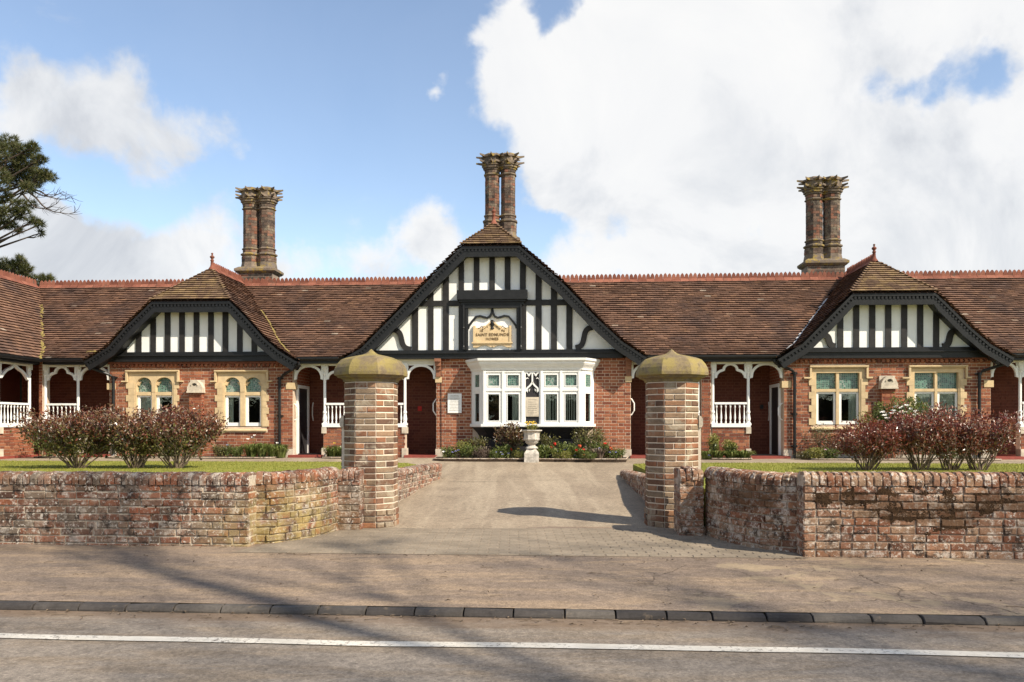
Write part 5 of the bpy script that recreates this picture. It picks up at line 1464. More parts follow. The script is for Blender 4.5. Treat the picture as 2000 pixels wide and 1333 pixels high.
# wing porch: the same parts turned to face right
wing = empty('x'); bpy.data.objects.remove(wing)
RX = Matrix.Translation((UW - .3, 0, 0)) @ Matrix.Rotation(R(90), 4, 'Z')
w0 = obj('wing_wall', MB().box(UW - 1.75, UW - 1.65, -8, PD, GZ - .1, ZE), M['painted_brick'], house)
obj('wing_floor', MB().box(UW - 1.7, UW - .25, -8, .0, .2, GZ + .04).box(UW - 1.7, UW - .25, -8, PD, ZE + .012, ZE + .05), M['doorstep'], house)
def wing_porch():
    zc = ZE
    mb = MB(RX).box(-8, -.1, .025, .10, BEAM0, BEAM1).box(-8, -.1, 0, .11, BEAM1 - .03, BEAM1 + .02)
    p = obj('wing_porch', mb, M['cream'], house)
    p1 = -1.32; p0 = -.17
    sub = []
    before = set(bpy.data.objects)
    opening(p, p1 + .05, p0 - .04, ZSP, BEAM0 - .01, 'ogee'); opening(p, p1 - 1.05, p1 - .05, ZSP, BEAM0 - .035, 'arch')
    for u in (p0, p1, p1 - 1.1, p1 - 2.2): turned_post(u, ZS_, BEAM0, .06, p)
    opening(p, p1 - 2.15, p1 - 1.15, ZSP, BEAM0 - .035, 'tre')
    balustrade(p, p1 + .05, p0 - .04, ZS_ + .04, ZRL, 9)
    obj('timber_sill', MB().box(p1 - .08, p0 + .08, -.03, .15, ZS_ - .045, ZS_ + .045), M['white'], p)
    obj('dwarf_wall', MB().box(p1 - .04, p0 + .1, .01, .2, GZ - .02, ZS_ - .045), M['mortar'], p)
    mb = MB()
    for (x, y, za, zb) in lay(p1 - .04, p0 + .1, GZ - .02, ZS_ - .046, []): brick_box(mb, x, y, za, zb, .0, .015)
    obj('brickwork', mb, M['brick'], p, 'stuff', recalc=False)
    stone(p1, p, .14)
    for o in set(bpy.data.objects) - before:
        o.matrix_basis = RX @ o.matrix_basis
    u = UW - 1.64
    mb = MB().box(u, u + .04, -1.05, -.98, GZ + .04, GZ + 1.72).box(u, u + .04, -.30, -.23, GZ + .04, GZ + 1.72).box(u, u + .04, -1.05, -.23, GZ + 1.72, GZ + 1.80)
    d = obj('door', MB().box(u, u + .02, -.98, -.30, GZ + .04, GZ + 1.72), M['grey_panel'], house)
    obj('door_frame', mb, M['white'], d)
wing_porch()
# doors and door frames on the flank walls, grab handles, mats
def side_door(u, s, label=None):
    """s=+1: door faces +x (on the right flank of a block)"""
    x = u + s * .003
    d = obj('door', MB().box(min(x, x + s * .02), max(x, x + s * .02), .33, 1.08, GZ + .05, GZ + 1.72), M['grey_panel'], house)
    e = x + s * .05
    a, b = min(x, e), max(x, e)
    obj('door_frame', MB().box(a, b, .26, .33, GZ + .05, GZ + 1.80).box(a, b, 1.08, 1.17, GZ + .05, GZ + 1.80).box(a, b, .33, 1.08, GZ + 1.72, GZ + 1.80), M['white'], d)
    return d
side_door(ub1, 1); side_door(ur0, -1)
def handle(p0, p1, off, par=None, r=.016):
    p0, p1, off = Vector(p0), Vector(p1), Vector(off)
    return obj('grab_handle', MB().tube([p0, p0 + off * .3 + (p1 - p0) * .02, p0 + off + (p1 - p0) * .28, p0 + off + (p1 - p0) * .72, p1 + off * .3 - (p1 - p0) * .02, p1], r, 8), M['white'], house)
z0, z1 = Z(575, 825), Z(575, 800)
handle((ub1, .12, 1.38), (ub1, .12, 1.78), (.10, -.02, 0)); handle((U(612, PD), PD, 1.38), (U(612, PD), PD, 1.85), (0, -.08, 0))
handle((uc0, .12, 1.5), (uc0, .12, 1.9), (-.09, -.02, 0)); handle((uc1, .12, 1.5), (uc1, .12, 1.9), (.09, -.02, 0))
handle((ur0, .12, 1.38), (ur0, .12, 1.78), (-.10, -.02, 0)); handle((U(1501, PD), PD, 1.38), (U(1501, PD), PD, 1.85), (0, -.08, 0))
obj('door_notice', MB().box(U(816, PD), U(824, PD), PD - .02, PD - .005, Z(820, 803, PD), Z(820, 794, PD)), M['red_petal'], house)
obj('letter_box', MB().box(U(1484, PD), U(1490, PD), PD - .06, PD - .005, Z(1488, 799, PD), Z(1488, 791, PD)), M['black'], house)
for (a, b) in ((ub1 - .08, U(632)), (U(791), uc0 + .02), (uc1 - .02, U(1298)), (U(1464), ur0 + .12), (ur1 - .02, U(1994)), (U(153), ub0 + .05)):
    obj('doorstep', MB().box(a, b, -.14, .04, GZ - .06, GZ + .05), M['doorstep'], house)
for (a, b) in ((ub1 + .1, U(628)), (U(1470), ur0 - .1)):
    obj('door_mat', MB().box(a, b, .1, .6, GZ + .046, GZ + .075), M['black'], house)
# gutters and drainpipes
def gutter(a, b):
    mb = MB(); prof = [(-.055, .035), (-.055, .0), (-.035, -.035), (.0, -.05), (.035, -.035), (.055, 0), (.055, .035)]
    n = len(prof)
    mb.add([(x, -ME - .02 + y, ZE - .03 + z) for x in (a, b) for y, z in prof], [(i, i + 1, n + i + 1, n + i) for i in range(n - 1)] + [tuple(range(n)), tuple(range(2 * n - 1, n - 1, -1))])
    mb.box(a, b, -ME + .035, -ME + .06, ZE - .13, ZE - .005).box(a, b, -ME + .06, .03, ZE - .13, ZE - .115)
    obj('gutter', mb, M['black'], house)
gutter(UW + .05, GAB[0]['L'][0][0] + .1); gutter(GAB[0]['R'][0][0] - .1, GAB[1]['L'][0][0] + .1); gutter(GAB[1]['R'][0][0] - .1, GAB[2]['L'][0][0] + .1); gutter(GAB[2]['R'][0][0] - .1, UE)
mb = MB(RX); prof = [(-.055, .035), (-.055, .0), (-.035, -.035), (.0, -.05), (.035, -.035), (.055, 0), (.055, .035)]; n = 7
mb.add([(x, -ME - .02 + y, ZE - .03 + z) for x in (-8, -.3) for y, z in prof], [(i, i + 1, n + i + 1, n + i) for i in range(n - 1)])
mb.box(-8, -.25, -ME + .035, -ME + .06, ZE - .13, ZE - .005).box(-8, -.25, -ME + .06, .03, ZE - .13, ZE - .115)
obj('gutter', mb, M['black'], house)
def pipe(tp, kn, xb, zb):
    u1, z1 = F(*tp, -ME); u2, z2 = F(*kn, -.07); ub = U(xb, -.07)
    mb = MB().tube([(u1, -ME - .02, z1 + .06), (u1, -ME - .02, z1), (u1 + (u2 - u1) * .12, -ME, z1 - .05), (u1 + (u2 - u1) * .9, -.09, z2 + .04), (ub, -.07, z2 - .04), (ub, -.07, zb + .06), (ub, -.10, zb)], .036, 8)
    for z in (z2 - .06, (z2 + zb) / 2, zb + .25): mb.lathe([(.045, z), (.047, z + .06)], 8, ub, -.07).box(ub - .075, ub + .075, -.05, .0, z + .01, z + .045)
    obj('drainpipe', mb, M['black'], house, smooth=False)
pipe((170, 714), (217, 735), 221.5, GZ); pipe((584, 713), (549, 737), 546, GZ); pipe((1512, 707), (1551, 727), 1552, GZ); pipe((1976, 705), (1914, 728), 1913, GZ)
obj('cable', MB().tube([(U(861.5), -.014, zct), (U(861.8), -.014, GZ + .2)], .008, 5), M['black'], centrewall)

# --- chimneys
def octa_bricks(mb, cx, cy, ap, z0, z1, ch=.075):
    side = 2 * ap * math.tan(math.pi / 8); n = int(round((z1 - z0) / ch)); ch = (z1 - z0) / n
    for r in range(n):
        for f in range(8):
            th = f * math.pi / 4
            mb.xf = Matrix.Translation((cx, cy, 0)) @ Matrix.Rotation(th, 4, 'Z')
            s = side / 2
            for (a, b) in (((-s, s),) if (r + f) % 2 else ((-s, -s * .1), (-s * .1, s)) if r % 3 else ((-s, s * .2), (s * .2, s))):
                brick_box(mb, a, b, z0 + r * ch, z0 + (r + 1) * ch, -ap - rnd(0, .004), -ap + .02, .004)
    mb.xf = None
def star(mb, cx, cy, ro, ri, z0, z1, tip=.0):
    pts = []
    for k in range(8):
        a = k * math.pi / 4
        for j, (rr_, da) in enumerate(((ro, 0), (ri * 1.10, .11), (ri, math.pi / 8), (ri * 1.10, math.pi / 4 - .11))): pts.append((cx + rr_ * math.cos(a + da), cy + rr_ * math.sin(a + da), j == 0))
    n = len(pts)
    vs = [(x, y, z0 + (tip if t else 0)) for x, y, t in pts] + [(x, y, z1 + (tip * .6 if t else 0)) for x, y, t in pts] + [(cx, cy, z0), (cx, cy, z1)]
    fs = [(i, (i + 1) % n, n + (i + 1) % n, n + i) for i in range(n)] + [(i, 2 * n, (i + 1) % n) for i in range(n)] + [(n + i, n + (i + 1) % n, 2 * n + 1) for i in range(n)]
    mb.add(vs, fs)
def chimney(pxl, pxr, ytop, ycol, ylow, yslab, d, plinth_px=None, label=None):
    """pxl, pxr: (left,right) px of the two flues; y px of crown top, upper collar, lower collar, plinth slab top"""
    pm = (pxl[0] + pxr[1]) / 2
    zz = lambda y: Z(pm, y, d)
    zt, zc, zl, zs = zz(ytop), zz(ycol), zz(ylow), zz(yslab)
    fl = [((U(a, d) + U(b, d)) / 2, (U(b, d) - U(a, d)) / 2) for a, b in (pxl, pxr)]
    m = (fl[0][0] + fl[1][0]) / 2
    w = .50
    mb = MB().box(m - .50, m + .50, d - .30, d + .30, 3.5, zs - .10)
    ch = obj('chimney', mb, M['chimney_mortar'], house, label=label)
    mb = MB()
    for (x, y, za, zb) in lay(m - .50, m + .50, zs - .60, zs - .10, []): brick_box(mb, x, y, za, zb, d - .305, d - .29)
    obj('brickwork', mb, M['chimney_brick'], ch, 'stuff', recalc=False)
    pl = [(m - .50, d - .30), (m + .50, d - .30), (m + .50, d + .30), (m - .50, d + .30)]
    ex = lambda o: [(m - .50 - o, d - .30 - o), (m + .50 + o, d - .30 - o), (m + .50 + o, d + .30 + o), (m - .50 - o, d + .30 + o)]
    mb = MB().slab(ex(.03), zs - .14, zs - .08, ex(.09)).slab(ex(.09), zs - .08, zs - .02).slab(ex(.09), zs - .02, zs + .05, ex(-.01))
    obj('plinth', mb, M['chimney_stone'], ch)
    for i, (cx, ap0) in enumerate(fl):
        ap = min(ap0, .205); cy = d + (.0 if i == 0 else .0)
        rr_ = lambda a: a / math.cos(math.pi / 8)
        zb0 = zs + .04; zsh = zz(ylow + 11)
        mb = MB().lathe([(rr_(ap - .006), zs - .1), (rr_(ap - .006), zt - .05)], 8, cx, cy, math.pi / 8)
        f = obj('flue', mb, M['chimney_mortar'], ch)
        # flared octagonal base
        mb = MB().lathe([(rr_(ap + .06), zb0 - .06), (rr_(ap + .06), zb0 + .02), (rr_(ap + .035), zb0 + .16), (rr_(ap + .035), zsh - .05)], 8, cx, cy, math.pi / 8)
        obj('flue_base', mb, M['chimney_stone'], ch)
        mb = MB(); octa_bricks(mb, cx, cy, ap + .04, zb0 + .17, zsh - .06); octa_bricks(mb, cx, cy, ap, zl + .05, zc - .03)
        octa_bricks(mb, cx, cy, ap + .01, zsh + .07, zl - .02); octa_bricks(mb, cx, cy, ap + .01, zc + .05, zc + .13)
        obj('brickwork', mb, M['chimney_brick'], ch, 'stuff', recalc=False)
        mb = MB()
        for zz_, o, h in ((zsh, .065, .10), (zl, .035, .06), (zc, .035, .06)):
            mb.lathe([(rr_(ap), zz_ - h * .6), (rr_(ap + o), zz_ - h * .1), (rr_(ap + o), zz_ + h * .25), (rr_(ap), zz_ + h * .7)], 8, cx, cy, math.pi / 8)
        cw0 = zc + .13; H = zt - cw0
        mb.lathe([(rr_(ap), cw0), (rr_(ap + .03), cw0 + .01), (rr_(ap + .03), cw0 + H * .10), (rr_(ap + .065), cw0 + H * .13), (rr_(ap + .065), cw0 + H * .24), (rr_(ap + .095), cw0 + H * .28), (rr_(ap + .095), cw0 + H * .34)], 8, cx, cy, math.pi / 8)
        mb.lathe([(rr_(ap + .05), cw0 + H * .34), (rr_(ap + .05), cw0 + H * .85), (rr_(ap - .02), zt)], 8, cx, cy, math.pi / 8)
        obj('collar', mb, M['chimney_stone'], ch)
        mb = MB(); star(mb, cx, cy, ap + .27, ap + .08, cw0 + H * .38, cw0 + H * .50, .03); star(mb, cx, cy, ap + .27, ap + .08, cw0 + H * .76, cw0 + H * .88, .03)
        mb.lathe([(rr_(ap + .05), cw0 + H * .88), (rr_(ap + .0), zt)], 8, cx, cy, math.pi / 8)
        obj('crown', mb, M['chimney_stone'], ch)
chimney((477, 504.5), (507.5, 536), 369, 410.5, 488.5, 528, 3.2, label='twin octagonal chimney stacks with orange-lichened star crowns')
chimney((948, 975), (979, 1006), 303, 344, 424, 470, 3.6, label='twin octagonal chimney stacks rising behind the tall centre gable')
chimney((1575, 1605.5), (1609, 1639), 348.5, 392, 472, 513, 3.2, label='twin octagonal chimney stacks beside the square-windowed gable')

# ------------------------------------------------------------------ planting
def lf(mb, p, d, n, l, w, fold=.25):
    """a folded leaf from p along d, n = rough normal"""
    d = d.normalized(); s = d.cross(n)
    if s.length < 1e-4: s = Vector((1, 0, 0))
    s.normalize(); n = s.cross(d)
    a = p; b = p + d * l * .5 + s * w * .5 + n * w * fold; c = p + d * l - n * l * .12; e = p + d * l * .5 - s * w * .5 + n * w * fold
    k = len(mb.v)
    mb.v += [tuple(a), tuple(b), tuple(c), tuple(e)]; mb.f += [(k, k + 1, k + 2), (k, k + 2, k + 3)]
def rv(s=1.0): return Vector((rnd(-1, 1), rnd(-1, 1), rnd(-1, 1))) * s
def shrub(name, label, base, w, h, dp, stems, nleaf, lsize, mats, lowleaf=.4, cat='shrub', group=None, top_bias=.5, lean=0., stem_r=.012, gap=.10):
    """multi-stemmed shrub: mats = (crown leaf, body leaf)"""
    root = empty(name, base, 0, label, cat, group)
    sm = MB(); anchors = []
    for i in range(stems):
        a = rnd(0, 6.283); r0 = rnd(0, .10) * min(1, w)
        tx, ty = math.cos(a) * w / 2 * math.sqrt(rnd(.05, 1)), math.sin(a) * dp / 2 * math.sqrt(rnd(.05, 1))
        tz = h * (rnd(.66, 1.06) - .20 * (tx / (w / 2)) ** 2)
        p0 = Vector((math.cos(a) * r0 * 1.5, math.sin(a) * r0, 0)); p3 = Vector((tx + lean * h, ty, tz))
        p1 = p0 + Vector((tx * .30, ty * .3, h * .25)) + rv(.03); p2 = p0 + Vector((tx * .75, ty * .75, h * .6)) + rv(.04)
        pts = []
        for k in range(9):
            t = k / 8; q = p0 * (1 - t) ** 3 + p1 * 3 * t * (1 - t) ** 2 + p2 * 3 * t * t * (1 - t) + p3 * t ** 3
            pts.append(q + (rv(.018) if 0 < k < 8 else Vector()))
        sm.tube(pts, [stem_r * (1 - .75 * k / 8) for k in range(9)], 5, False)
        for k in range(2, 9):
            if k / 8 >= lowleaf: anchors += [(pts[k], k / 8)]
        for j in range(4):
            k = random.randint(3, 7); st = pts[k]; e = st + Vector((rnd(-1, 1) * w * .14, rnd(-1, 1) * dp * .14, rnd(.08, .24) * h))
            e.z = min(e.z, h * 1.03)
            mid = (st + e) / 2 + rv(.02)
            sm.tube([st, mid, e], [stem_r * .4, stem_r * .3, stem_r * .15], 4, False)
            for q, t in ((mid, .5), (e, .8), (e, .9)):
                if q.z / h > lowleaf * .8: anchors.append((q, q.z / h))
    obj('stem', sm, M['stem'], root, recalc=False)
    A, B = MB(), MB()
    for i in range(nleaf):
        p, t = random.choice(anchors)
        q = p + rv(gap) * .9; q.z = max(.03, q.z)
        hfrac = q.z / h
        dst = A if hfrac + rnd(-.25, .25) > top_bias else B
        d = rv() + Vector((q.x * .5, q.y * .5, .55))
        l = lsize * rnd(.6, 1.25)
        lf(dst, q, d, rv(), l, l * rnd(.34, .5))
    if A.f: obj('young_leaves', A, M[mats[0]], root, 'stuff', recalc=False)
    if B.f: obj('leaves', B, M[mats[1]], root, 'stuff', recalc=False)
    return root
LZ = .455
def lawn_at(px, py): return (*gpt(px, py, LZ), LZ)
def local_at(px, d, z): w = to_world(U(px, d), d); return (w.x, w.y, z)
GP = 'red-leaved shrubs in a row on the lawn'
for (px, w, h, n, lab, mt, ln) in ((150, 2.1, 1.02, 8200, 'red-tipped shrub on the lawn in front of the left end porch arches', ('leaf_redbronze', 'leaf_olive'), -.06),
                             (262, 1.30, .96, 5200, 'red-tipped shrub on the lawn in front of the drainpipe and pointed window', ('leaf_redbronze', 'leaf_olive'), 0.),
                             (345, 1.65, 1.05, 6800, 'red-tipped shrub on the lawn in front of the vent pier between arched windows', ('leaf_redbronze', 'leaf_olive'), .03)):
    b = lawn_at(px, 915.5)
    shrub('photinia', lab, b, w, h, 1.1, 30, n, .070, mt, .30, 'shrub', None, .55, ln, .012, .13)
for (px, w, h, n, lab, ln) in ((1692, 1.35, .80, 4300, 'dark red shrub on the lawn in front of the square-headed window with dark panes', -.02),
                         (1796, 1.40, 1.04, 5000, 'tallest dark red shrub on the lawn, before the white-flowered camellia', .0),
                         (1858, .9, .86, 2300, 'narrow dark red shrub on the lawn below the window with paper hearts', .0),
                         (1912, 1.35, 1.0, 4800, 'dark red shrub on the lawn in front of the drainpipe and far porch', .02)):
    b = lawn_at(px, 919.5)
    shrub('photinia', lab, b, w, h, 1.0, 26, n, .064, ('leaf_red', 'leaf_redbronze'), .38, 'shrub', None, .50, ln, .012, .12)
BZ = GZ - .01
# beds of soil along the front, with a low edge
def bed(px0, px1, d0, d1, nm='flower_bed'):
    a, b = U(px0, d1), U(px1, d1)
    pl = [(a, d1), (a + .12, d0 + .08), (a + .35, d0), (b - .35, d0), (b - .12, d0 + .08), (b, d1)]
    mb = MB().slab([tuple(to_world(u, d)[:2]) for u, d in pl], .30, GZ + .012)
    o = obj(nm, mb, M['soil'], None, 'structure')
    mb = MB(); pts = [to_world(u, d, GZ + .008) for u, d in pl]; mb.tube(pts, .016, 6)
    obj('bed_edging', mb, M['old_mortar_dark'], o)
bed(852, 1226, -1.15, -.03); bed(1372, 1466, -.75, -.03); bed(1556, 1930, -.9, -.03); bed(226, 558, -.8, -.03); bed(632, 712, -.6, -.03); bed(92, 150, -.8, -.02)
def straps(name, label, px, d, h, r, n, mat='leaf_green', cat='plant', w=.016, droop=.35, group=None, z=None):
    b = local_at(px, d, GZ if z is None else z); root = empty(name, b, 0, label, cat, group); mb = MB()
    for i in range(int(n * 1.6)):
        a = rnd(0, 6.283); o = Vector((math.cos(a), math.sin(a), 0)); p0 = o * rnd(0, r * .45) + Vector((0, 0, 0)); hh = h * rnd(.6, 1.05); lean = rnd(.1, 1) * r * .8; s = o.cross(Vector((0, 0, 1))) * w * rnd(.6, 1.1)
        pts = [p0, p0 + o * lean * .3 + Vector((0, 0, hh * .5)), p0 + o * lean * .75 + Vector((0, 0, hh * .9)), p0 + o * lean * 1.2 + Vector((0, 0, hh * (1 - droop * rnd(0, .8))))]
        k = len(mb.v); ws = (.8, 1, .75, .08)
        for q, ww in zip(pts, ws): mb.v += [tuple(q - s * ww), tuple(q + s * ww)]
        mb.f += [(k + 2 * j, k + 2 * j + 1, k + 2 * j + 3, k + 2 * j + 2) for j in range(3)]
    obj('leaves', mb, M[mat], root, 'stuff', recalc=False)
    return root
def blooms(parent, pts, r, mat, name='flower'):
    for p in pts:
        mb = MB(); n = 5
        for i in range(n):
            a = i * 6.283 / n + rnd(0, .5); o = Vector((math.cos(a), math.sin(a) * .9, rnd(.2, .7)))
            lf(mb, Vector(p), o, Vector((0, -1, .6)), r * 1.3, r * 1.1, .1)
        mb.lathe([(r * .05, p[2] - r * .2), (r * .45, p[2] + r * .1), (r * .35, p[2] + r * .5)], 6, p[0], p[1])
        obj(name, mb, M[mat], parent, recalc=False)
# bed under the bay
def mound(name, label, px, d, w, h, n, mat, ls=.05, dp=None, mat2=None, low=.05, cat='plant', stems=9, bias=.6, z=None, gap=.07):
    return shrub(name, label, local_at(px, d, GZ if z is None else z), w, h, dp or w * .7, stems + 4, int(n * 1.9), ls, (mat, mat2 or mat), low, cat, None, bias, 0, .006, gap)
mound('rose_bush', 'dark bronze rose bush under the bay window beside the urn', 993, -.62, .62, .72, 900, 'leaf_bronze', .075, .45, 'leaf_olive', .25, 'shrub', 10, .45, gap=.10)
mound('small_shrub', 'olive shrub at the end of the bay near the wall plaque', 934, -.6, .55, .46, 620, 'leaf_olive', .06, None, 'leaf_bronze', .2, 'shrub', gap=.09)
mound('small_shrub', 'broad olive shrub under the bay beside the tulips and brick wall', 1152, -.55, .72, .64, 1000, 'leaf_olive', .055, None, 'leaf_green', .15, 'shrub', gap=.10)
mound('bedding_plant', 'lime-green bedding plant below the wall plaque', 904, -.75, .36, .36, 420, 'leaf_lime', .05)
mound('bedding_plant', 'leafy plant with pansies beside the cream door stone', 876, -.8, .34, .24, 420, 'leaf_green', .05)
mound('heather', 'brown heather mound in the bed under the bay window', 942, -1.0, .46, .22, 900, 'leaf_heather', .035, .3)
mound('bedding_plant', 'low green plant between the heather and the rose bush', 968, -1.0, .34, .16, 380, 'leaf_green', .045)
mound('bedding_plant', 'low lime plant at the foot of the urn below the yellow pansies', 1012, -1.02, .40, .17, 420, 'leaf_lime', .04)
mound('bedding_plant', 'bronze leafy plant between the urn and the first coral tulip', 1070, -.6, .40, .50, 420, 'leaf_olive', .06, None, 'leaf_green', .1, gap=.1)
straps('iris_clump', 'upright strap-leaved clump just beside the stone urn', 1066, -.85, .36, .26, 60)
for i, (px, d, h, lab) in enumerate(((1090, -.95, .26, 'grey-green strap-leaved clump with grape hyacinths near the urn'), (1118, -.85, .32, 'strap-leaved tulip clump in front of the black bay apron'), (1136, -1.0, .26, 'strap-leaved clump around the three red tulips'), (1168, -1.0, .28, 'brownish strap-leaved clump beyond the red tulips'))):
    straps('tulip_leaves', lab, px, d, h, .26, 75, 'leaf_green' if i != 3 else 'leaf_heather', 'plant', .02)
mound('bedding_plant', 'low spreading plant at the far end of the bay bed near the doorstep', 1200, -.75, .55, .20, 650, 'leaf_green', .045)
mound('bedding_plant', 'yellow-green low plant in front of the grape hyacinths', 1100, -1.1, .45, .15, 500, 'leaf_lime', .04)
mound('bedding_plant', 'low green plant in front of the heather-like strap leaves', 1150, -1.12, .5, .14, 520, 'leaf_green', .04)
for px, d, w, h, mt, lab in ((918, -.95, .40, .26, 'leaf_green', 'fresh green bedding plant between the lime plant and the heather'), (985, -.9, .36, .26, 'leaf_green', 'fresh green leafy plant at the foot of the bronze rose bush'), (1058, -1.0, .34, .24, 'leaf_green', 'broad green leaves spilling beside the urn pedestal'), (1110, -.7, .45, .34, 'leaf_green', 'green leafy mound behind the grape hyacinths'), (1180, -.75, .40, .30, 'leaf_green', 'green leafy plant between the olive shrub and the doorstep tulips')):
    mound('bedding_plant', lab, px, d, w, h, 420, mt, .06)
def tulip(px, py, d, mat, lab):
    u, z = F(px, py, d); w = to_world(u, d); h = z - GZ
    root = empty('tulip', (w.x, w.y, GZ), 0, lab, 'tulip', 'tulips in the bed under the bay window')
    obj('stem', MB().tube([(0, 0, 0), (.006, 0, h * .5), (0, 0, h - .02)], .006, 5), M['leaf_green'], root)
    for i in range(6):
        a = i * math.pi / 3 + rnd(0, .3); o = Vector((math.cos(a), math.sin(a), 0)); s = Vector((-o.y, o.x, 0)); rr_ = .032
        P = [Vector((0, 0, h - .035)), Vector((0, 0, h - .01)) + o * rr_ * .9, Vector((0, 0, h + .025)) + o * rr_ * 1.15, Vector((0, 0, h + .055)) + o * rr_ * (.7 + .3 * (i % 2))]
        mb = MB()
        for q, ww in zip(P, (.004, .024, .026, .004)): mb.v += [tuple(q - s * ww), tuple(q + s * ww)]
        mb.f = [(2 * j, 2 * j + 1, 2 * j + 3, 2 * j + 2) for j in range(3)]
        obj('petal', mb, M[mat], root, recalc=False)
tulip(997, 880, -.9, 'red_petal', 'red tulip beside blue pansies below the rose bush')
tulip(1076, 876, -.85, 'orange_petal', 'coral tulip standing by the strap leaves next to the urn')
tulip(1083, 869, -.6, 'red_petal', 'dark red tulip half hidden behind the coral tulip')
tulip(1126, 882, -1.05, 'red_petal', 'red tulip of the three before the bay, closest to the urn'); tulip(1139, 881, -1.05, 'red_petal', 'upper red tulip of the three before the bay, farther from the urn'); tulip(1141, 891, -1.12, 'red_petal', 'lowest red tulip of the three before the bay')
tulip(1132, 873, -.7, 'orange_petal', 'coral tulip behind the cluster of three red tulips')
tulip(1181, 869, -.8, 'red_petal', 'single red tulip by the brick wall at the end of the bed'); tulip(1193, 878, -.85, 'orange_petal', 'coral tulip next to the doorstep end of the bed')
def bed_flowers(name, lab, items, mat, r, d, cat='flower'):
    u, z = F(items[0][0], items[0][1], d); w = to_world(u, d); org = Vector((w.x, w.y, GZ))
    root = empty(name, org, 0, lab, cat)
    pts = []
    for (px, py) in items:
        dd = d + rnd(-.06, .06); u, z = F(px, py, dd); q = to_world(u, dd, max(z, GZ + .06)) - org; pts.append(tuple(q))
        obj('stalk', MB().tube([(q.x, q.y, 0), tuple(q)], .004, 4), M['leaf_green'], root)
    blooms(root, pts, r, mat)
    # a few leaves round the foot so that the flowers grow out of something
    mb = MB()
    for p in pts:
        for _ in range(14): lf(mb, Vector((p[0] + rnd(-.05, .05), p[1] + rnd(-.05, .05), rnd(.01, max(.04, p[2] * .8)))), rv() + Vector((0, 0, .5)), rv(), .045, .02)
    obj('leaves', mb, M['leaf_green'], root, 'stuff', recalc=False)
bed_flowers('white_primrose', 'white primrose at the door end of the bay bed', [(867, 883)], 'white_petal', .035, -.9)
bed_flowers('pansies', 'pale blue and violet pansies beside the white primrose', [(884, 884), (890, 882), (895, 880)], 'blue_petal', .026, -.95)
bed_flowers('yellow_wallflower', 'yellow wallflower heads beside the urn foot', [(1013, 877), (1012, 885), (1009, 888)], 'yellow_petal', .024, -.98)
bed_flowers('pansies', 'lilac pansies between the heather and the red tulip', [(970, 884), (979, 884), (981, 888), (993, 886)], 'blue_petal', .024, -1.05)
bed_flowers('grape_hyacinth', 'blue grape hyacinths scattered among the tulips', [(1088, 882), (1094, 880), (1103, 879), (1108, 876), (1117, 882), (1123, 890), (1131, 894), (1148, 886), (1171, 876), (1191, 884), (1203, 884), (1065, 884)], 'blue_petal', .022, -1.0)
# other beds
mound('bedding_plant', 'golden-green upright plant beside the porch dwarf wall, taller of two', 1394, -.35, .28, .50, 380, 'leaf_lime', .06, None, 'leaf_green', .45, gap=.07)
mound('bedding_plant', 'golden-green upright plant beside the porch dwarf wall, shorter of two', 1426, -.35, .28, .42, 320, 'leaf_lime', .06, None, 'leaf_green', .45, gap=.07)
for i, (px, lab) in enumerate(((1378, 'strap-leaved clump beside the gate pier in the porch bed'), (1402, 'strap-leaved clump below the taller golden plant'), (1428, 'strap-leaved clump below the shorter golden plant'), (1452, 'strap-leaved clump ending the porch bed by the stone block'))):
    straps('bluebell_clump', lab, px, -.5, .21, .30, 80, 'leaf_green', 'plant', .02, .6)
bed_flowers('bluebell', 'single pale blue flower in the porch bed', [(1385, 890)], 'blue_petal', .03, -.62)
mound('wall_shrub', 'thin bronze-green twiggy shrub below the square-headed window', 1598, -.35, .72, .72, 800, 'leaf_olive', .04, .4, 'leaf_bronze', .2, 'shrub', 14, .6, gap=.09)
mound('bedding_plant', 'yellow-leaved bedding plant below the twiggy shrub', 1592, -.75, .40, .20, 500, 'leaf_lime', .05)
mound('bedding_plant', 'low green plant beside the foot of the drainpipe', 1570, -.7, .34, .13, 340, 'leaf_olive', .04)
mound('bedding_plant', 'green plant between the yellow plant and the red shrubs', 1622, -.75, .45, .22, 520, 'leaf_green', .05)
bed_flowers('pink_primrose', 'pale pink primroses beside the yellow-leaved plant', [(1612, 879), (1618, 883), (1620, 886), (1634, 878)], 'pink_petal', .03, -.8)
cml = mound('camellia', 'rounded evergreen camellia with white flowers under the vent pier', 1752, -.65, 1.15, 1.38, 2600, 'leaf_green', .075, .8, 'leaf_green', .35, 'shrub', 16, .5, gap=.12)
cb = Vector(cml.location)
blooms(cml, [tuple(Vector(to_world(U(px, -1.0), -1.0, Z(px, py, -1.0))) - cb) for px, py in ((1745, 803), (1757, 798), (1760, 806), (1728, 812), (1733, 818), (1770, 806), (1765, 796), (1778, 800), (1750, 796), (1786, 812), (1789, 804), (1741, 808), (1771, 793), (1724, 806))], .05, 'white_petal')
mound('fern', 'bright green leafy plant below the square-headed window beside the camellia', 1700, -.5, .6, .98, 700, 'leaf_lime', .06, .5, 'leaf_green', .6, 'shrub', gap=.1)
mound('bedding_plant', 'low green plant in the bed behind the tallest red shrub', 1850, -.7, .7, .22, 600, 'leaf_green', .05)
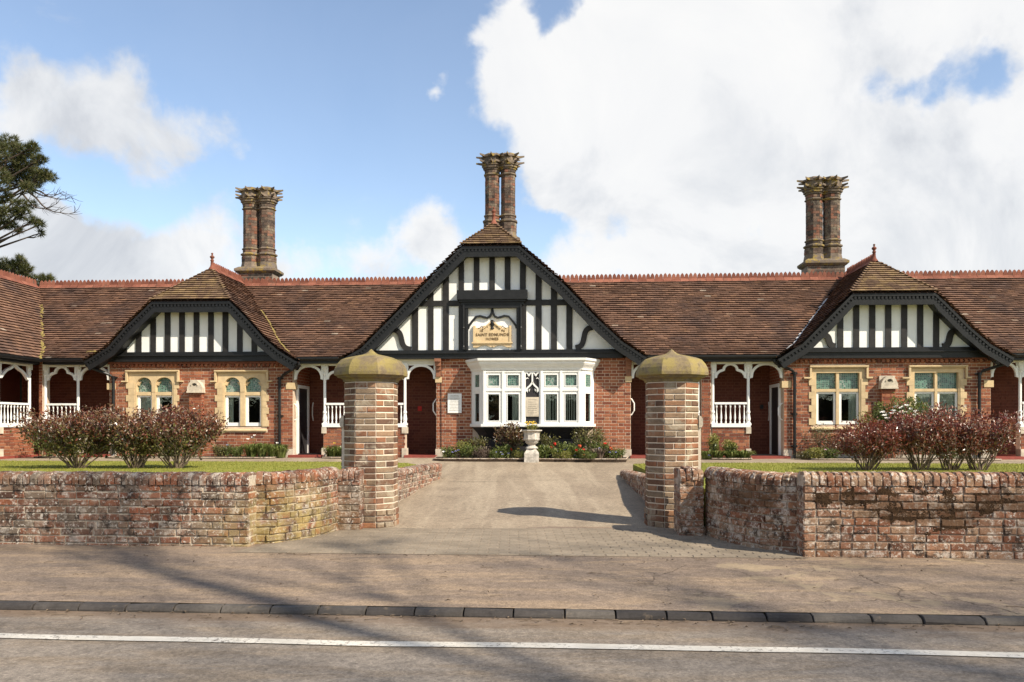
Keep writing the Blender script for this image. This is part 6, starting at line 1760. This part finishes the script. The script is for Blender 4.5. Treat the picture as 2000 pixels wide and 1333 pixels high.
# beds left of the gate
for i, (px, h, lab) in enumerate(((492, .36, 'tall strap-leaved daffodil clump beside the arched window'), (512, .38, 'dense daffodil leaf clump below the arched window sill'), (532, .36, 'daffodil leaf clump next to the drainpipe foot'), (549, .34, 'daffodil leaf clump hiding the drainpipe shoe'))):
    straps('daffodil_clump', lab, px, -.45, h, .26, 95, 'leaf_green', 'plant', .015, .45)
mound('bedding_plant', 'low green plant beside the daffodil clumps', 456, -.5, .55, .24, 700, 'leaf_green', .05)
mound('bedding_plant', 'low green plant between the shrub and the daffodil bed', 430, -.5, .45, .24, 500, 'leaf_olive', .05)
mound('bedding_plant', 'low green plant behind the red-tipped shrubs', 330, -.5, .8, .2, 500, 'leaf_green', .05)
bed_flowers('hyacinth', 'single violet flower against the brickwork under the arched window', [(445, 870)], 'blue_petal', .035, -.3)
bed_flowers('narcissus', 'white narcissus flowers above the daffodil leaves', [(484, 858), (497, 851), (493, 855), (541, 866)], 'white_petal', .03, -.3)
straps('daffodil_clump', 'dark strap-leaved clump beside the gate pier and balustrade', 650, -.35, .30, .30, 90, 'leaf_green', 'plant', .015, .5)
straps('daffodil_clump', 'daffodil clump with yellow flowers close to the gate pier', 668, -.4, .30, .28, 80, 'leaf_green', 'plant', .015, .5)
bed_flowers('daffodil', 'yellow daffodil heads by the gate pier', [(653, 866), (672, 876), (669, 873)], 'yellow_petal', .025, -.35)
mound('evergreen_shrub', 'dark green shrub at the wing dwarf wall corner', 92, -1.0, .9, .78, 1500, 'leaf_green', .06, .6, 'leaf_green', .1, 'shrub', 12, .5, gap=.12)
mound('potted_plant', 'small green plant in the shade of the left end porch', 176, .9, .45, .95, 500, 'leaf_green', .07, None, 'leaf_green', .5, 'plant', z=GZ + .05)
# stone urn with daffodils
ud = -1.12
ub_ = local_at(1038.5, ud, GZ - .01)
urn = empty('stone_urn', ub_, -TH, 'weathered white stone urn on a pedestal before the bay window', 'urn')
uz = lambda py: Z(1038.5, py, ud) - GZ + .01
k = .0118
obj('pedestal', MB().box(-.165, .165, -.165, .165, -.06, uz(889)).lathe([(.235, uz(889)), (.235, uz(886)), (.22, uz(884)), (.15, uz(878)), (.135, uz(876))], 4, 0, 0, math.pi / 4), M['urn_stone'], urn)
obj('stem', MB().lathe([(.15, uz(876)), (.12, uz(873)), (.085, uz(871)), (.085, uz(869)), (.12, uz(867)), (.15, uz(864)), (.15, uz(861.5))], 16), M['urn_stone'], urn)
obj('bowl', MB().lathe([(.15, uz(862)), (.19, uz(860.5)), (.20, uz(859)), (.205, uz(857)), (.19, uz(856.5)), (.195, uz(844.5)), (.235, uz(843)), (.255, uz(842)), (.255, uz(840.2)), (.20, uz(840)), (.19, uz(843))], 8, 0, 0, math.pi / 8), M['urn_stone'], urn)
zz_ = Z(1038.5, 842.5, ud)
dd_ = straps('daffodils', 'yellow daffodils growing in the stone urn', 1038.5, ud, .16, .20, 90, 'leaf_lime', 'flower', .012, .4, z=zz_)
ob = Vector(dd_.location)
blooms(dd_, [tuple(Vector(to_world(U(px, ud), ud + rnd(-.08, .08), Z(px, py, ud))) - ob) for px, py in ((1025.5, 827), (1029, 825), (1033, 827.5), (1036, 825), (1040, 826), (1043, 824.5), (1046, 828), (1041, 829), (1031, 830))], .028, 'yellow_petal')

# ------------------------------------------------------------------ trees
def branch(mb, p, d, l, r, depth, tips, nseg=4, up=.06, spread=.55, nb=3, tmin=.35):
    pts = [p.copy()]; rs = [r]; q = p.copy(); dd = d.normalized()
    for i in range(nseg):
        dd = (dd + rv(.13) + Vector((0, 0, up))).normalized(); q = q + dd * l / nseg; pts.append(q.copy()); rs.append(r * (1 - .55 * (i + 1) / nseg))
    mb.tube(pts, rs, 7 if r > .05 else 4, False)
    if depth <= 0: tips.append((pts[-1], dd)); return
    for k in range(nb):
        t = rnd(tmin, 1); i = min(nseg - 1, int(t * nseg)); b = pts[i] + (pts[i + 1] - pts[i]) * (t * nseg - i)
        nd = (dd + rv(spread * 1.35)).normalized()
        branch(mb, b, nd, l * rnd(.5, .75), max(.02, r * rnd(.5, .7)), depth - 1, tips, nseg, up, spread, nb, tmin)
    branch(mb, pts[-1], dd, l * .6, r * .4, depth - 1, tips, nseg, up, spread, nb, tmin)
def bare_tree(label, base, seed, h=3.2, r=.2, lean=(0, 0, 1), nb=3):
    random.seed(seed); root = empty('bare_tree', base, 0, label, 'tree')
    tr = MB(); top = Vector(lean).normalized() * h
    tr.tube([(0, 0, -.3), tuple(top * .3 + rv(.05)), tuple(top * .7 + rv(.06)), tuple(top)], [r * 1.25, r, r * .9, r * .8], 10)
    obj('trunk', tr, M['bark'], root, smooth=True)
    mb = MB(); tips = []
    for i in range(5):
        a = i * 1.2566 + rnd(0, .6); branch(mb, top, Vector((math.cos(a), math.sin(a), rnd(.7, 1.5))), rnd(5.0, 6.5), r * .34, 4, tips, 4, .05, .5, nb)
    obj('crown', mb, M['bark'], root, recalc=False)
    random.seed(seed + 5)
def shadow_base(x, y, h):
    """where something of height h must stand for its shadow to fall at x, y"""
    t = h / SUN.z; return (x + SUN.x * t, y + SUN.y * t)
bare_tree('tall leafless tree across the road casting branch shadows on the kerb', (13.6, -8.2, -.2), 21, 9., .34, (0, .03, 1))
bare_tree('second tall leafless tree across the road, farther along the verge', (18.2, -9.0, -.2), 33, 9., .32, (-.03, .02, 1))
def added_hedge(label, x0, x1, y, h, n):  # out of view, added to darken what the windows reflect
    root = empty('added_hedge', ((x0 + x1) / 2, y, -.2), 0, label, 'added_hedge'); mb = MB().box(-(x1 - x0) / 2, (x1 - x0) / 2, -.7, .7, 0, h * .92)
    obj('added_hedge_core', mb, M['bark'], root)
    mb = MB()
    for _ in range(n): lf(mb, Vector((rnd(x0, x1) - (x0 + x1) / 2, rnd(.55, .95), rnd(.05, 1) ** .8 * h * rnd(.9, 1.05))), rv() + Vector((0, .5, .3)), rv(), .2, .11)
    obj('leaves', mb, M['leaf_olive'], root, 'stuff', recalc=False)
added_hedge('unseen clipped hedging added across the road to darken the window reflections', -28, 28, -11.5, 3.4, 14000)
def pine(label, base, h, clusters, Y, dead=()):
    root = empty('pine_tree', base, 0, label, 'tree'); org = Vector(base)
    tr = MB().tube([(0, 0, -.3), (.1, 0, h * .35), (-.05, .1, h * .7), (0, 0, h)], [.38, .32, .22, .05], 9); obj('trunk', tr, M['bark'], root, smooth=True)
    br, nd = MB(), MB()
    for (px, py, rpx, n) in clusters:
        c = wpt(px, py, Y + rnd(-1.2, 1.2)) - org; rad = rpx / FPX * Y
        st = Vector((0, 0, max(1.5, min(h - .3, c.z - rnd(.2, 1.6)))))
        mid = st * .45 + c * .55 + Vector((0, 0, -.25)) + rv(.25)
        br.tube([st, st * .8 + mid * .2 + rv(.1), mid, c], [.10, .08, .05, .02], 5, False)
        for _ in range(max(3, n // 5)):
            e = c + Vector((rnd(-1, 1) * rad, rnd(-1, 1) * rad, rnd(-.7, .7) * rad)); br.tube([mid * .3 + c * .7, (mid * .2 + c * .3 + e * .5) + rv(.08), e], [.022, .016, .008], 4, False)
        for _ in range(int(n * 1.25)):
            v = rv(); 
            while v.length > 1: v = rv()
            p = c + Vector((v.x * rad, v.y * rad, v.z * rad * .75))
            ax = (v + Vector((0, 0, .6)) + rv(.4)).normalized()
            for k in range(22):
                d = (ax * rnd(.15, 1.0) + rv(.75)).normalized() * rnd(.14, .27); s = d.cross(rv()).normalized() * .009
                j = len(nd.v); nd.v += [tuple(p - s), tuple(p + s), tuple(p + d)]; nd.f.append((j, j + 1, j + 2))
    for (a, b) in dead:
        A = wpt(*a, Y) - org; B = wpt(*b, Y) - org; pts = [A]
        for i in range(1, 8):
            t = i / 7; pts.append(A + (B - A) * t + Vector((0, 0, -.35 * math.sin(t * math.pi))) + rv(.05))
        br.tube(pts, [.04 * (1 - .8 * i / 7) for i in range(8)], 4, False)
        for i in range(1, 8):
            for _ in range(3): e = pts[i] + Vector((rnd(0, .6), rnd(-.3, .3), rnd(-.25, .35))); br.tube([pts[i], (pts[i] + e) / 2 + rv(.05), e], [.012, .009, .004], 3, False)
    obj('branches', br, M['bark'], root, recalc=False)
    obj('crown', nd, M['needle'], root, 'stuff', recalc=False)
YP = 34.
tb = wpt(-85, 832, YP)
cl_ = [(-20, 290, 34, 120), (15, 285, 26, 110), (40, 297, 20, 70), (62, 290, 13, 45), (50, 322, 25, 110), (20, 325, 30, 130), (78, 312, 12, 40), (86, 342, 13, 40), (68, 345, 20, 80), (98, 346, 11, 30), (30, 352, 22, 80), (-10, 350, 30, 110), (55, 368, 14, 34), (10, 385, 16, 40), (38, 400, 13, 30), (15, 415, 15, 40), (45, 418, 13, 36), (22, 440, 12, 32), (64, 432, 9, 20), (78, 440, 8, 18), (6, 436, 10, 20), (42, 452, 7, 14), (78, 456, 6, 10), (60, 400, 8, 12), (-25, 410, 20, 40), (68, 364, 8, 16)]
pine('tall dark pine with dead outer twigs rising behind the wing roof', (tb.x, YP, 0), 15.5, cl_, YP, [((40, 352), (140, 385)), ((55, 375), (146, 414)), ((60, 360), (125, 372)), ((45, 380), (110, 400))])
tb = wpt(-10, 832, YP + 3)
cl2 = [(10, 518, 17, 60), (35, 515, 15, 50), (50, 527, 14, 50), (20, 538, 20, 70), (55, 545, 14, 40), (88, 545, 10, 26), (98, 545, 7, 14), (-15, 520, 22, 60), (72, 548, 9, 20), (40, 503, 6, 12)]
pine('low pine top just showing above the crested ridge', (tb.x, YP + 3, 0), 8.2, cl2, YP + 3)

# twigs and dead leaves lying on the pavement, by the kerb and at the wall foot
mb = MB()
for i in range(420):
    x = rnd(-4.5, 4.5)
    q = random.random()
    if q < .5: y = sy(KY, x) - abs(random.gauss(0, .10)) - .01; z = -.101
    elif q < .72: y = (8.40 + TS * (x + 2.7) if x < -2.7 else 7.75 + TS * (x - 2.76) if x > 2.76 else sy(7.8, x)) - abs(random.gauss(0, .06)) - .02; z = .004
    else: y = sy(KY + rnd(.15, 2.0), x); z = -.050 + .055 * min(1, (y - sy(KY + .09, x)) / 4.3 * 2.2)
    if random.random() < .55: lf(mb, Vector((x, y, z + .003)), Vector((rnd(-1, 1), rnd(-1, 1), .12)), Vector((0, 0, 1)), rnd(.015, .04), rnd(.01, .02), .4)
    else:
        a = rnd(-.5, .5) + (math.pi if random.random() < .5 else 0); l = rnd(.03, .12); mb.tube([(x, y, z + .003), (x + math.cos(a) * l * .5, y + math.sin(a) * l * .5 + rnd(-.01, .01), z + .006), (x + math.cos(a) * l, y + math.sin(a) * l, z + .003)], rnd(.0015, .003), 4)
obj('leaf_litter', mb, M['stem'], None, 'stuff', 'dry twigs and dead leaves scattered along the kerb and wall foot', 'litter', recalc=False)
